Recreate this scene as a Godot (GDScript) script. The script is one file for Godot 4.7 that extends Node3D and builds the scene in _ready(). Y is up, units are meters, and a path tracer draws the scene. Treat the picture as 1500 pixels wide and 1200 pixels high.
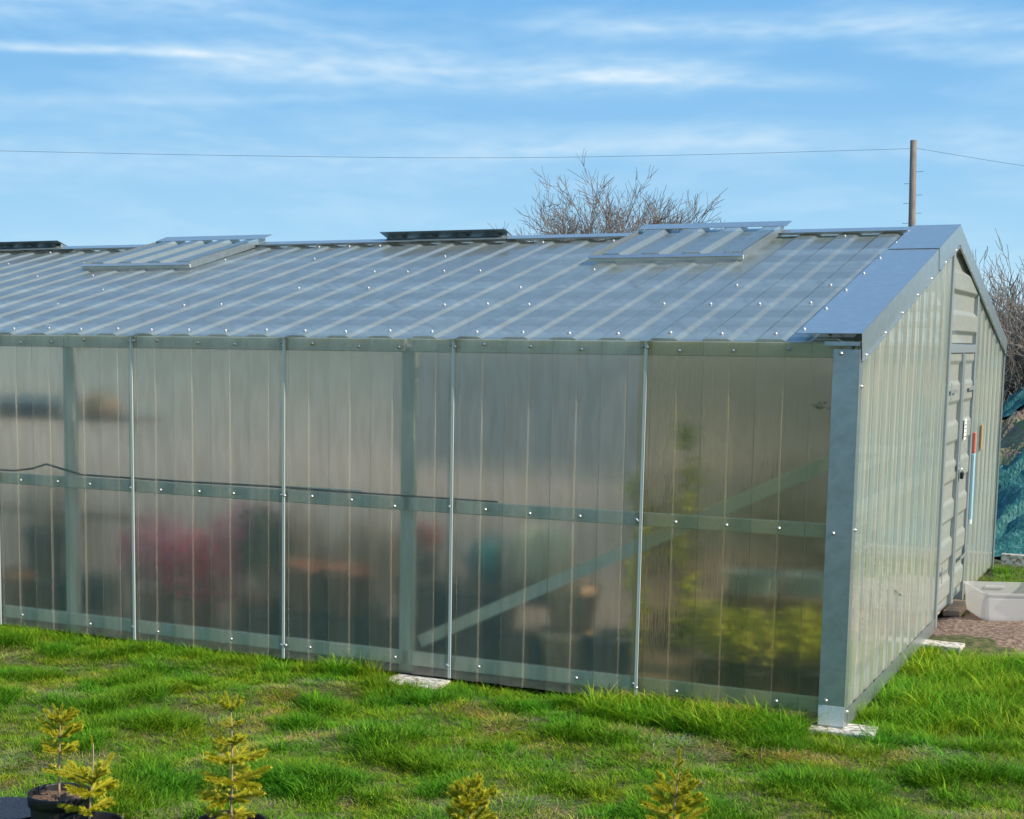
extends Node3D
# A corrugated plastic greenhouse on a lawn in spring sunshine. Metres, y up. The greenhouse's near corner stands at the origin:
# its long wall runs along -x, its gable end along -z.

const PANEL := 1.1          # cover width of one sheet
const EAVE := 1.92
const RAIL := 0.978
const WIDE := 6.37
const RIDGE := 2.656
const PANELS := 9
const PITCH := 0.275        # one corrugation

var rng := RandomNumberGenerator.new()
var names := {}
var M := {}
var house: Node3D
var slope := atan((RIDGE - EAVE) / (WIDE / 2.0))
var slope_len := sqrt(pow(RIDGE - EAVE, 2) + pow(WIDE / 2.0, 2))
var bumps := FastNoiseLite.new()
var patches := FastNoiseLite.new()

# ------------------------------------------------------------------ helpers
func numbered(called: String) -> String:
	var n: int = names.get(called, 0)
	names[called] = n + 1
	return called if n == 0 else "%s_%03d" % [called, n]

func tag(o: Node, label: String, category: String, group := "", kind := "") -> Node:
	if label: o.set_meta("label", label)
	if category: o.set_meta("category", category)
	if group: o.set_meta("group", group)
	if kind: o.set_meta("kind", kind)
	return o

func thing(called: String, at: Vector3, label: String, category: String, group := "", turn := 0.0) -> Node3D:
	var o := Node3D.new()
	o.name = numbered(called)
	add_child(o)
	o.position = at
	o.rotation.y = turn
	tag(o, label, category, group)
	return o

func part(called: String, mesh: Mesh, material: Material, parent: Node, xf := Transform3D.IDENTITY) -> MeshInstance3D:
	var o := MeshInstance3D.new()
	o.name = called
	o.mesh = mesh
	if material: o.material_override = material
	o.transform = xf
	parent.add_child(o, true)
	return o

func solo(called: String, mesh: Mesh, material: Material, at: Vector3, label: String, category: String, group := "") -> MeshInstance3D:
	var o := part(numbered(called), mesh, material, self, Transform3D(Basis.IDENTITY, at))
	tag(o, label, category, group)
	return o

func structure(called: String, mesh: Mesh, material: Material) -> MeshInstance3D:
	var o := part(numbered(called), mesh, material, self)
	o.set_meta("kind", "structure")
	return o

func mb(smooth := false) -> SurfaceTool:
	var st := SurfaceTool.new()
	st.begin(Mesh.PRIMITIVE_TRIANGLES)
	st.set_smooth_group(0 if smooth else -1)
	return st

func done(st: SurfaceTool) -> ArrayMesh:
	st.generate_normals()
	return st.commit()

func q(st: SurfaceTool, a: Vector3, b: Vector3, c: Vector3, d: Vector3) -> void:   # counter-clockwise seen from the front
	for v in [a, c, b, a, d, c]: st.add_vertex(v)

func tri(st: SurfaceTool, a: Vector3, b: Vector3, c: Vector3) -> void:
	for v in [a, c, b]: st.add_vertex(v)

func bx(st: SurfaceTool, centre: Vector3, size: Vector3, basis := Basis.IDENTITY, bevel := 0.0) -> void:
	var h := size / 2.0
	var e := minf(bevel, minf(h.x, minf(h.y, h.z)) * 0.9)
	if e <= 0.0:
		var p := []
		for k in 8: p.append(centre + basis * Vector3(h.x if k & 1 else -h.x, h.y if k & 2 else -h.y, h.z if k & 4 else -h.z))
		for f in [[4, 5, 7, 6], [1, 0, 2, 3], [5, 1, 3, 7], [0, 4, 6, 2], [6, 7, 3, 2], [0, 1, 5, 4]]:
			q(st, p[f[0]], p[f[1]], p[f[2]], p[f[3]])
		return
	# an eight-sided outline with chamfered long edges, all corners cut
	var pt := func(x: float, y: float, z: float) -> Vector3: return centre + basis * Vector3(x, y, z)
	for s in [-1.0, 1.0]:
		for ax in 3:
			var u := (ax + 1) % 3
			var w := (ax + 2) % 3
			var c := []
			for k in [[-1, -1], [1, -1], [1, 1], [-1, 1]]:
				var v := Vector3()
				v[ax] = s * h[ax]; v[u] = k[0] * (h[u] - e); v[w] = k[1] * (h[w] - e)
				c.append(centre + basis * v)
			if s > 0: q(st, c[0], c[1], c[2], c[3])
			else: q(st, c[3], c[2], c[1], c[0])
	for ax in 3:
		var u := (ax + 1) % 3
		var w := (ax + 2) % 3
		for k in [[1, 1], [-1, 1], [-1, -1], [1, -1]]:
			var a := Vector3(); var b := Vector3(); var c := Vector3(); var d := Vector3()
			a[ax] = -(h[ax] - e); b[ax] = h[ax] - e; c[ax] = b[ax]; d[ax] = a[ax]
			a[u] = k[0] * h[u]; a[w] = k[1] * (h[w] - e); b[u] = a[u]; b[w] = a[w]
			c[u] = k[0] * (h[u] - e); c[w] = k[1] * h[w]; d[u] = c[u]; d[w] = c[w]
			if k[0] * k[1] > 0: q(st, centre + basis * d, centre + basis * c, centre + basis * b, centre + basis * a)
			else: q(st, centre + basis * a, centre + basis * b, centre + basis * c, centre + basis * d)
	for x in [-1, 1]:
		for y in [-1, 1]:
			for z in [-1, 1]:
				var a: Vector3 = pt.call(x * h.x, y * (h.y - e), z * (h.z - e))
				var b: Vector3 = pt.call(x * (h.x - e), y * h.y, z * (h.z - e))
				var c: Vector3 = pt.call(x * (h.x - e), y * (h.y - e), z * h.z)
				if x * y * z > 0: tri(st, a, b, c)
				else: tri(st, a, c, b)

func box(size: Vector3, bevel := 0.0) -> ArrayMesh:
	var st := mb()
	bx(st, Vector3.ZERO, size, Basis.IDENTITY, bevel)
	return done(st)

func bar(st: SurfaceTool, a: Vector3, b: Vector3, wide: float, thick: float, up := Vector3.UP) -> void:
	var y := (b - a).normalized()
	var x := y.cross(up).normalized() if absf(y.dot(up)) < 0.99 else Vector3.RIGHT
	bx(st, (a + b) / 2.0, Vector3(wide, a.distance_to(b), thick), Basis(x, y, x.cross(y)))

func tube(st: SurfaceTool, pts: Array, radii: Array, sides := 6, caps := true) -> void:
	var rings := []
	var last := Vector3.ZERO
	for i in pts.size():
		var t: Vector3 = ((pts[mini(i + 1, pts.size() - 1)] as Vector3) - (pts[maxi(i - 1, 0)] as Vector3)).normalized()
		var x := last - t * last.dot(t) if last != Vector3.ZERO else (t.cross(Vector3.UP) if absf(t.y) < 0.95 else t.cross(Vector3.RIGHT))
		x = x.normalized()
		last = x
		var y := t.cross(x)
		var ring := []
		for k in sides:
			var a := TAU * k / sides
			ring.append((pts[i] as Vector3) + (x * cos(a) + y * sin(a)) * float(radii[i]))
		rings.append(ring)
	for i in rings.size() - 1:
		for k in sides:
			var k2 := (k + 1) % sides
			q(st, rings[i][k], rings[i][k2], rings[i + 1][k2], rings[i + 1][k])
	if caps:
		for k in range(1, sides - 1):
			tri(st, rings[0][0], rings[0][k + 1], rings[0][k])
			tri(st, rings[-1][0], rings[-1][k], rings[-1][k + 1])

func lathe(st: SurfaceTool, profile: Array, sides := 24, squash := 1.0) -> void:   # profile of Vector2(radius, y), from below up on the outside
	for i in profile.size() - 1:
		var a: Vector2 = profile[i]
		var b: Vector2 = profile[i + 1]
		for k in sides:
			var t := TAU * k / sides
			var u := TAU * (k + 1) / sides
			q(st, Vector3(cos(u) * a.x, a.y, sin(u) * a.x * squash), Vector3(cos(t) * a.x, a.y, sin(t) * a.x * squash), Vector3(cos(t) * b.x, b.y, sin(t) * b.x * squash), Vector3(cos(u) * b.x, b.y, sin(u) * b.x * squash))

func lin(r: float, g: float, b: float, a := 1.0) -> Color:
	var c := Color(r, g, b).linear_to_srgb()
	c.a = a
	return c

func noise_tex(freq: float, colors: PackedColorArray, stops: PackedFloat32Array, size := 512, octaves := 5, seed_ := 1, kind := FastNoiseLite.TYPE_SIMPLEX_SMOOTH) -> NoiseTexture2D:
	var n := FastNoiseLite.new()
	n.noise_type = kind
	n.frequency = freq
	n.fractal_octaves = octaves
	n.seed = seed_
	var t := NoiseTexture2D.new()
	t.width = size
	t.height = size
	t.seamless = true
	t.noise = n
	var g := Gradient.new()
	g.offsets = stops
	g.colors = colors
	t.color_ramp = g
	return t

func mat(color: Color, rough := 0.8, metal := 0.0) -> StandardMaterial3D:
	var m := StandardMaterial3D.new()
	m.albedo_color = color
	m.roughness = rough
	m.metallic = metal
	return m

func tri_tex(m: StandardMaterial3D, tex: Texture2D, scale: Vector3, bump: Texture2D = null, bump_cm := 0.2) -> StandardMaterial3D:
	m.albedo_texture = tex
	m.uv1_triplanar = true
	m.uv1_world_triplanar = true
	m.uv1_scale = scale
	if bump:
		m.heightmap_enabled = true
		m.heightmap_texture = bump
		m.heightmap_scale = bump_cm
	return m

# ------------------------------------------------------------------ sky
func smooth(a: float, b: float, x: float) -> float:
	var t := clampf((x - a) / (b - a), 0.0, 1.0)
	return t * t * (3.0 - 2.0 * t)

func sky_panorama() -> ImageTexture:
	var wide := 4096
	var img := Image.create(wide, wide / 2, false, Image.FORMAT_RGB8)
	var wisp := FastNoiseLite.new()
	wisp.seed = 11
	wisp.frequency = 1.0
	wisp.fractal_octaves = 4
	var fine := FastNoiseLite.new()
	fine.seed = 5
	fine.frequency = 1.0
	fine.fractal_octaves = 3
	# streaks of high cloud: azimuth, elevation, half length, half thickness (degrees), tilt, strength
	var streaks := [[-41.0, 10.05, 8.5, 0.16, 0.01, 0.6], [-26.0, 9.6, 10.0, 0.75, -0.012, 0.42], [-13.0, 10.95, 10.0, 0.42, -0.035, 0.4], [-6.0, 9.75, 5.0, 0.3, -0.1, 0.35],
		[-30.0, 10.9, 5.0, 0.25, -0.18, 0.25], [-44.0, 11.6, 12.0, 0.9, 0.0, 0.3], [-35.0, 8.5, 7.0, 0.16, 0.05, 0.22], [-20.0, 7.0, 7.0, 0.35, 0.05, 0.26], [-8.0, 6.9, 9.0, 0.6, -0.02, 0.2], [-36.0, 6.2, 14.0, 0.8, 0.02, 0.25],
		[-17.0, 9.3, 6.0, 0.3, -0.05, 0.3]]
	var r2 := RandomNumberGenerator.new()
	r2.seed = 3
	for k in 130:      # the same kind of cloud all the way round and up
		var el := 3.0 + 50.0 * pow(r2.randf(), 1.4)
		var s := 0.6 + el / 14.0
		var az := r2.randf_range(-180, 180)
		if absf(az + 24.0) < 27.0 and el < 14.0: continue
		streaks.append([az, el, r2.randf_range(5, 12) * s, r2.randf_range(0.2, 0.8) * s, r2.randf_range(-0.12, 0.12), r2.randf_range(0.2, 0.5)])
	var zen := Vector3(0.2, 0.52, 0.85)
	var hor := Vector3(0.76, 0.905, 0.965)
	var white := Vector3(0.905, 0.95, 0.985)
	var y := 0
	while y < wide / 4:
		var el := 90.0 - (y + 0.5) * 360.0 / wide
		var step := 1 if el < 16.0 else (4 if el < 40.0 else 8)
		var near := []
		for s in streaks:
			if absf(el - s[1]) < s[3] * 3.0 + s[2] * absf(s[4]) + 0.6: near.append(s)
		var f := exp(-el / 16.0)
		var base := zen.lerp(hor, f)
		var x := 0
		while x < wide:
			var az := wrapf((x + 0.5) * 360.0 / wide, -180.0, 180.0)
			var wx := sin(deg_to_rad(az)) * 6.0      # noise taken on a circle, so that the panorama closes
			var wz := cos(deg_to_rad(az)) * 6.0
			var lift := wisp.get_noise_3d(wx * 0.5, el * 0.12, wz * 0.5) * (0.7 + el * 0.03)
			var veil := wisp.get_noise_3d(wx * 0.9, (el + lift) * 0.55, wz * 0.9)
			var grain := fine.get_noise_3d(wx * 5.0, (el + lift * 0.6) * 3.2, wz * 5.0)
			var a := 0.2 * smooth(-0.2, 0.6, veil + grain * 0.15)
			for s in near:
				var da := wrapf(az - s[0], -180.0, 180.0)
				var along: float = absf(da) / s[2]
				if along > 1.3: continue
				var de: float = (el + lift * 0.45 * s[3] - s[1] - s[4] * da) / s[3]
				if absf(de) > 3.0: continue
				var soft: float = exp(-de * de * (0.6 if de > 0.0 else 1.5))      # ragged above, crisper below
				a += s[5] * soft * (1.0 - smooth(0.55, 1.3, along)) * (0.85 + 0.55 * grain)
			var c := base.lerp(white, clampf(a, 0.0, 0.92))
			var col := Color(c.x, c.y, c.z)
			if step == 1: img.set_pixel(x, y, col)
			else: img.fill_rect(Rect2i(x, y, step, step), col)
			x += step
		y += step
	img.fill_rect(Rect2i(0, wide / 4, wide, wide / 4), Color(0.42, 0.45, 0.33))
	return ImageTexture.create_from_image(img)

# ------------------------------------------------------------------ ground
func ground_at(x: float, z: float) -> float:
	var near := 1.0 - smooth(9.0, 18.0, Vector2(x, z).length())
	var g := -0.035 + bumps.get_noise_2d(x * 1.1, z * 1.1) * 0.05 * near + bumps.get_noise_2d(x * 6.0 + 40.0, z * 6.0) * 0.012 * near
	if z > 0.0 and z < 0.5 and x < 0.1: g = lerpf(-0.03, g, z / 0.5)
	if x > -PANELS * PANEL and x < 0.0 and z < 0.0 and z > -WIDE: g = -0.06
	return g

func make_ground() -> void:
	var xs := [-600.0, -300.0, -150.0, -80.0, -45.0, -25.0, -16.0]
	var zs := [-600.0, -300.0, -150.0, -80.0, -50.0, -32.0, -22.0, -14.0]
	var v := -12.0
	while v < 4.01:
		xs.append(v); v += 0.13
	v = -8.0
	while v < 6.01:
		zs.append(v); v += 0.13
	xs.append_array([6.0, 9.0, 14.0, 25.0, 50.0, 100.0, 300.0, 600.0])
	zs.append_array([8.0, 11.0, 16.0, 30.0, 60.0, 150.0, 400.0])
	var st := mb(true)
	for i in xs.size() - 1:
		for j in zs.size() - 1:
			var c := []
			for k in [[i, j + 1], [i + 1, j + 1], [i + 1, j], [i, j]]:
				c.append(Vector3(xs[k[0]], ground_at(xs[k[0]], zs[k[1]]), zs[k[1]]))
			q(st, c[0], c[1], c[2], c[3])
	structure("lawn_ground", done(st), M.turf)

func blob_sheet(centre: Vector2, rx: float, rz: float, up: float, seed_: int, rough := 0.25) -> ArrayMesh:    # a ragged-edged patch lying on the ground
	var st := mb(true)
	var n := FastNoiseLite.new()
	n.seed = seed_
	n.frequency = 0.9
	var rings := 14
	var sides := 72
	var p := []
	for i in rings + 1:
		var row := []
		for k in sides:
			var a := TAU * k / sides
			var r := (1.0 + rough * n.get_noise_2d(cos(a) * 2.5, sin(a) * 2.5) + rough * 0.4 * n.get_noise_2d(cos(a) * 9.0, sin(a) * 9.0)) * i / rings
			var x := centre.x + cos(a) * rx * r
			var z := centre.y + sin(a) * rz * r
			row.append(Vector3(x, ground_at(x, z) + up * (1.0 - pow(float(i) / rings, 6)) + bumps.get_noise_2d(x * 25.0, z * 25.0) * 0.006 - 0.006 * float(i == rings), z))
		p.append(row)
	for i in rings:
		for k in sides:
			var k2 := (k + 1) % sides
			q(st, p[i][k2], p[i][k], p[i + 1][k], p[i + 1][k2])
	return done(st)

func tuft(blades: int, spread: float, tall: float, lean: float, colors: Array, wide := 0.0035) -> ArrayMesh:
	var st := mb()
	for b in blades:
		var a := rng.randf() * TAU
		var r := spread * sqrt(rng.randf())
		var foot := Vector3(cos(a) * r, -0.012, sin(a) * r)
		var out_a := a + rng.randf_range(-1.2, 1.2)
		var out := Vector3(cos(out_a), 0, sin(out_a))
		var h := tall * rng.randf_range(0.45, 1.1)
		var l := h * lean * rng.randf_range(0.2, 1.3)
		var side := Vector3(-sin(out_a + rng.randf_range(-1, 1)), 0, cos(out_a))
		var w := wide * rng.randf_range(0.6, 1.2)
		var c: Color = colors[rng.randi() % colors.size()]
		c = c.lerp(colors[rng.randi() % colors.size()], rng.randf())
		var f := rng.randf_range(0.8, 1.2)
		st.set_color(Color(c.r * f, c.g * f, c.b * f))
		var last := [foot - side * w * 0.5, foot + side * w * 0.5]
		for k in range(1, 4):
			var t := k / 3.0
			var mid := foot + Vector3.UP * h * (t - 0.28 * t * t * lean) + out * l * t * t
			if k == 3:
				st.add_vertex(last[0]); st.add_vertex(mid); st.add_vertex(last[1])
			else:
				var ww := w * (1.0 - 0.35 * t)
				var now := [mid - side * ww * 0.5, mid + side * ww * 0.5]
				q(st, last[0], last[1], now[1], now[0])
				last = now
	return done(st)

func spread(called: String, mesh: Mesh, material: Material, placed: Array, tints: Array, parent: Node = self) -> MultiMeshInstance3D:
	var mm := MultiMesh.new()
	mm.transform_format = MultiMesh.TRANSFORM_3D
	mm.use_colors = true
	mm.mesh = mesh
	mm.instance_count = placed.size()
	for i in placed.size():
		mm.set_instance_transform(i, placed[i])
		mm.set_instance_color(i, tints[i])
	var o := MultiMeshInstance3D.new()
	o.name = numbered(called)
	o.multimesh = mm
	o.material_override = material
	parent.add_child(o, true)
	return o

func inside_house(x: float, z: float) -> bool:
	return x < 0.012 and x > -PANELS * PANEL and z < 0.012 and z > -WIDE

func bare(x: float, z: float) -> float:      # 1 where the turf is worn or matted with dead grass
	var v := smooth(0.1, 0.5, patches.get_noise_2d(x * 1.0, z * 1.35))
	for s in [[-1.55, 0.72, 0.16, 0.1], [-0.62, 0.55, 0.3, 0.09], [-0.1, 0.62, 0.5, 0.09], [-2.75, 0.4, 0.3, 0.1], [-3.9, 1.35, 0.35, 0.13], [-2.9, 2.25, 0.25, 0.12], [0.4, 0.3, 0.4, 0.12], [-0.5, 0.95, 0.25, 0.1]]:
		v = maxf(v, 1.0 - smooth(0.5, 1.3, Vector2((x - s[0]) / s[2], (z - s[1]) / s[3]).length()))
	return v

func make_grass() -> void:
	var g1 := Color(0.14, 0.33, 0.012)
	var g2 := Color(0.23, 0.41, 0.015)
	var g3 := Color(0.09, 0.21, 0.012)
	var g4 := Color(0.36, 0.43, 0.03)
	var straw := Color(0.42, 0.34, 0.17)
	var straw2 := Color(0.3, 0.23, 0.12)
	var kinds := [
		tuft(24, 0.065, 0.05, 0.9, [g1, g2, g3, g4], 0.0042), tuft(20, 0.065, 0.07, 1.0, [g1, g2, g1, g4, g2], 0.0045), tuft(20, 0.06, 0.1, 0.9, [g3, g1, g3, g2], 0.0048),
		tuft(26, 0.05, 0.042, 1.4, [straw, straw2, g4, g2]), tuft(30, 0.045, 0.13, 0.9, [g1, g3, g1, g2], 0.0042), tuft(26, 0.055, 0.16, 1.0, [g1, g2, g4, g1], 0.0046), tuft(22, 0.07, 0.025, 2.2, [straw, straw2, straw]), tuft(9, 0.018, 0.055, 2.0, [g1, g3, g2], 0.013)]
	var at := []
	var tint := []
	for k in kinds.size():
		at.append([]); tint.append([])
	var put := func(kind: int, x: float, z: float, scale: float) -> void:
		var basis := Basis(Vector3.UP, rng.randf() * TAU).rotated(Vector3(rng.randf_range(-1, 1), 0, rng.randf_range(-1, 1)).normalized(), rng.randf_range(0.0, 0.2))
		at[kind].append(Transform3D(basis.scaled(Vector3.ONE * scale * rng.randf_range(0.8, 1.25)), Vector3(x, ground_at(x, z), z)))
		var f := rng.randf_range(0.8, 1.2)
		var warm := patches.get_noise_2d(x * 2.0 + 90.0, z * 2.0) * 0.6 - 0.02
		tint[kind].append(Color(f * (1.0 + warm), f, f * (1.0 - warm * 0.5)))
	for i in 78000:
		var x := rng.randf_range(-7.0, 3.2)
		var z := rng.randf_range(-3.2, 4.6)
		if inside_house(x, z) or (z < 0.0 and x < 0.0): continue
		if z > 4.7 - 0.53 * (x + 4.0): continue
		if x < -2.5 and z > 2.85 - (x + 2.6) * 0.14: continue        # the membrane
		var b := bare(x, z)
		if x > 0.0 and z < -2.45 + 0.25 * sin(x * 3.0): continue        # the trodden soil by the door
		var dry := rng.randf() < b
		if dry and rng.randf() < 0.06: continue
		var lush := patches.get_noise_2d(x * 1.7 + 30.0, z * 1.7 - 12.0)
		if dry: put.call(3 if rng.randf() < 0.7 else 6, x, z, 1.0)
		else: put.call(2 if lush > 0.2 else (0 if rng.randf() < 0.5 else 1), x, z, 0.75 + 0.6 * maxf(lush, -0.25))
		if not dry and lush > 0.25 and rng.randf() < 0.22: put.call(4, x, z, 0.75)
		if rng.randf() < 0.12: put.call(6 if rng.randf() < 0.5 else 3, x, z, 0.9)
		if rng.randf() < 0.012: put.call(7, x, z, 1.0)
	# long uncut grass against the walls
	for s in [[-1.2, -0.14, 0.03, 0.4, 460, 1.15], [-6.6, -2.75, 0.03, 0.22, 460, 0.68], [-3.0, -2.62, 0.02, 0.14, 26, 1.2], [-2.1, -1.6, 0.05, 0.25, 70, 0.5], [0.07, 0.95, -2.1, -0.25, 560, 1.05], [0.1, 1.5, -0.5, 0.1, 160, 0.7], [-0.6, 0.3, 0.25, 0.45, 120, 0.6], [0.3, 2.2, -2.4, -0.6, 420, 0.85], [-2.52, -2.14, 0.22, 0.3, 26, 0.5], [-2.56, -2.48, 0.02, 0.26, 12, 0.6], [-0.16, 0.22, 0.1, 0.16, 26, 0.45], [0.16, 0.26, -0.12, 0.14, 12, 0.5], [0.02, 0.3, -2.44, -2.38, 20, 0.45]]:
		for i in s[4]:
			var x := rng.randf_range(s[0], s[1])
			var z := rng.randf_range(s[2], s[3])
			if x > -0.16 and x < 0.16 and z > -0.1 and z < 0.1: continue
			put.call(4 + (rng.randi() % 2), x, z, s[5] * rng.randf_range(0.6, 1.0))
	for i in 900:     # by the heap behind the door
		put.call(rng.randi() % 3, rng.randf_range(0.05, 3.0), rng.randf_range(-6.6, -5.0), 1.0)
	for i in 3000:    # further lawn, to the left and right
		var x := rng.randf_range(-12.0, -6.5) if rng.randf() < 0.6 else rng.randf_range(2.5, 6.0)
		put.call(rng.randi() % 3, x, rng.randf_range(0.05, 3.0), 1.1)
	var words := ["short mid green lawn grass all over the plot", "short bright green lawn grass all over the plot", "thicker dark green grass in patches of the lawn", "dry yellowed grass in the worn patches of the lawn", "long dark green grass left uncut along the greenhouse walls", "long bright green grass left uncut along the greenhouse walls", "flattened straw coloured dead grass lying in the lawn", "small broad leaved weeds dotted through the lawn"]
	for k in kinds.size():
		var o := spread("grass", kinds[k], M.grass, at[k], tint[k])
		tag(o, words[k], "grass", "", "stuff")

# ------------------------------------------------------------------ greenhouse
func profile(reach: float, high: float, narrow := false) -> Array:
	var start := 0.0
	var p := [Vector2(start, 0)]
	var n := int(round(reach / PITCH))
	for i in n + 1:
		for k in ([[0.062, 0.0], [0.064, 0.1], [0.069, 0.9], [0.071, 1.0], [0.203, 1.0], [0.205, 0.9], [0.21, 0.1], [0.212, 0.0]] if narrow else [[0.052, 0.0], [0.058, 0.08], [0.081, 0.92], [0.087, 1.0], [0.189, 1.0], [0.195, 0.92], [0.218, 0.08], [0.224, 0.0]]):
			var u: float = i * PITCH + k[0]
			if u > start and u < reach: p.append(Vector2(u, k[1] * high))
	p.append(Vector2(reach, p[-1].y))
	return p

func sheet(prof: Array, v0: float, top: Callable, thick: float) -> ArrayMesh:      # x across, y up the sheet, z out of it; a closed solid when thick > 0
	var st := mb()
	var t := thick / 2.0
	var n := prof.size()
	for i in n - 1:
		var a: Vector2 = prof[i]
		var b: Vector2 = prof[i + 1]
		var ta: float = top.call(a.x)
		var tb: float = top.call(b.x)
		q(st, Vector3(a.x, v0, a.y + t), Vector3(b.x, v0, b.y + t), Vector3(b.x, tb, b.y + t), Vector3(a.x, ta, a.y + t))
		if thick > 0.0:
			q(st, Vector3(b.x, v0, b.y - t), Vector3(a.x, v0, a.y - t), Vector3(a.x, ta, a.y - t), Vector3(b.x, tb, b.y - t))
			q(st, Vector3(a.x, v0, a.y - t), Vector3(b.x, v0, b.y - t), Vector3(b.x, v0, b.y + t), Vector3(a.x, v0, a.y + t))
			q(st, Vector3(a.x, ta, a.y + t), Vector3(b.x, tb, b.y + t), Vector3(b.x, tb, b.y - t), Vector3(a.x, ta, a.y - t))
	if thick > 0.0:
		var f: Vector2 = prof[0]
		var l: Vector2 = prof[n - 1]
		q(st, Vector3(f.x, v0, f.y - t), Vector3(f.x, v0, f.y + t), Vector3(f.x, top.call(f.x), f.y + t), Vector3(f.x, top.call(f.x), f.y - t))
		q(st, Vector3(l.x, v0, l.y + t), Vector3(l.x, v0, l.y - t), Vector3(l.x, top.call(l.x), l.y - t), Vector3(l.x, top.call(l.x), l.y + t))
	return done(st)

func roof_y(z: float) -> float:
	return RIDGE - absf(-z - WIDE / 2.0) * (RIDGE - EAVE) / (WIDE / 2.0)

func front_slope(x: float, v: float, n: float) -> Transform3D:     # a frame on the front slope: v metres up from the eave, n above the sheet's valleys
	var up := Vector3(0, sin(slope), -cos(slope))
	var out := Vector3(0, cos(slope), sin(slope))
	return Transform3D(Basis(Vector3.RIGHT, up, out), Vector3(x, EAVE, 0) + up * v + out * n)

func back_slope(x: float, v: float, n: float) -> Transform3D:
	var up := Vector3(0, sin(slope), cos(slope))
	var out := Vector3(0, cos(slope), -sin(slope))
	return Transform3D(Basis(Vector3.LEFT, up, out), Vector3(x, EAVE, -WIDE) + up * v + out * n)

func screw_at(mesh: Mesh, xf: Transform3D) -> void:      # the screw's head points along the frame's z
	part("screw", mesh, M.screw, house, xf)

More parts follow.
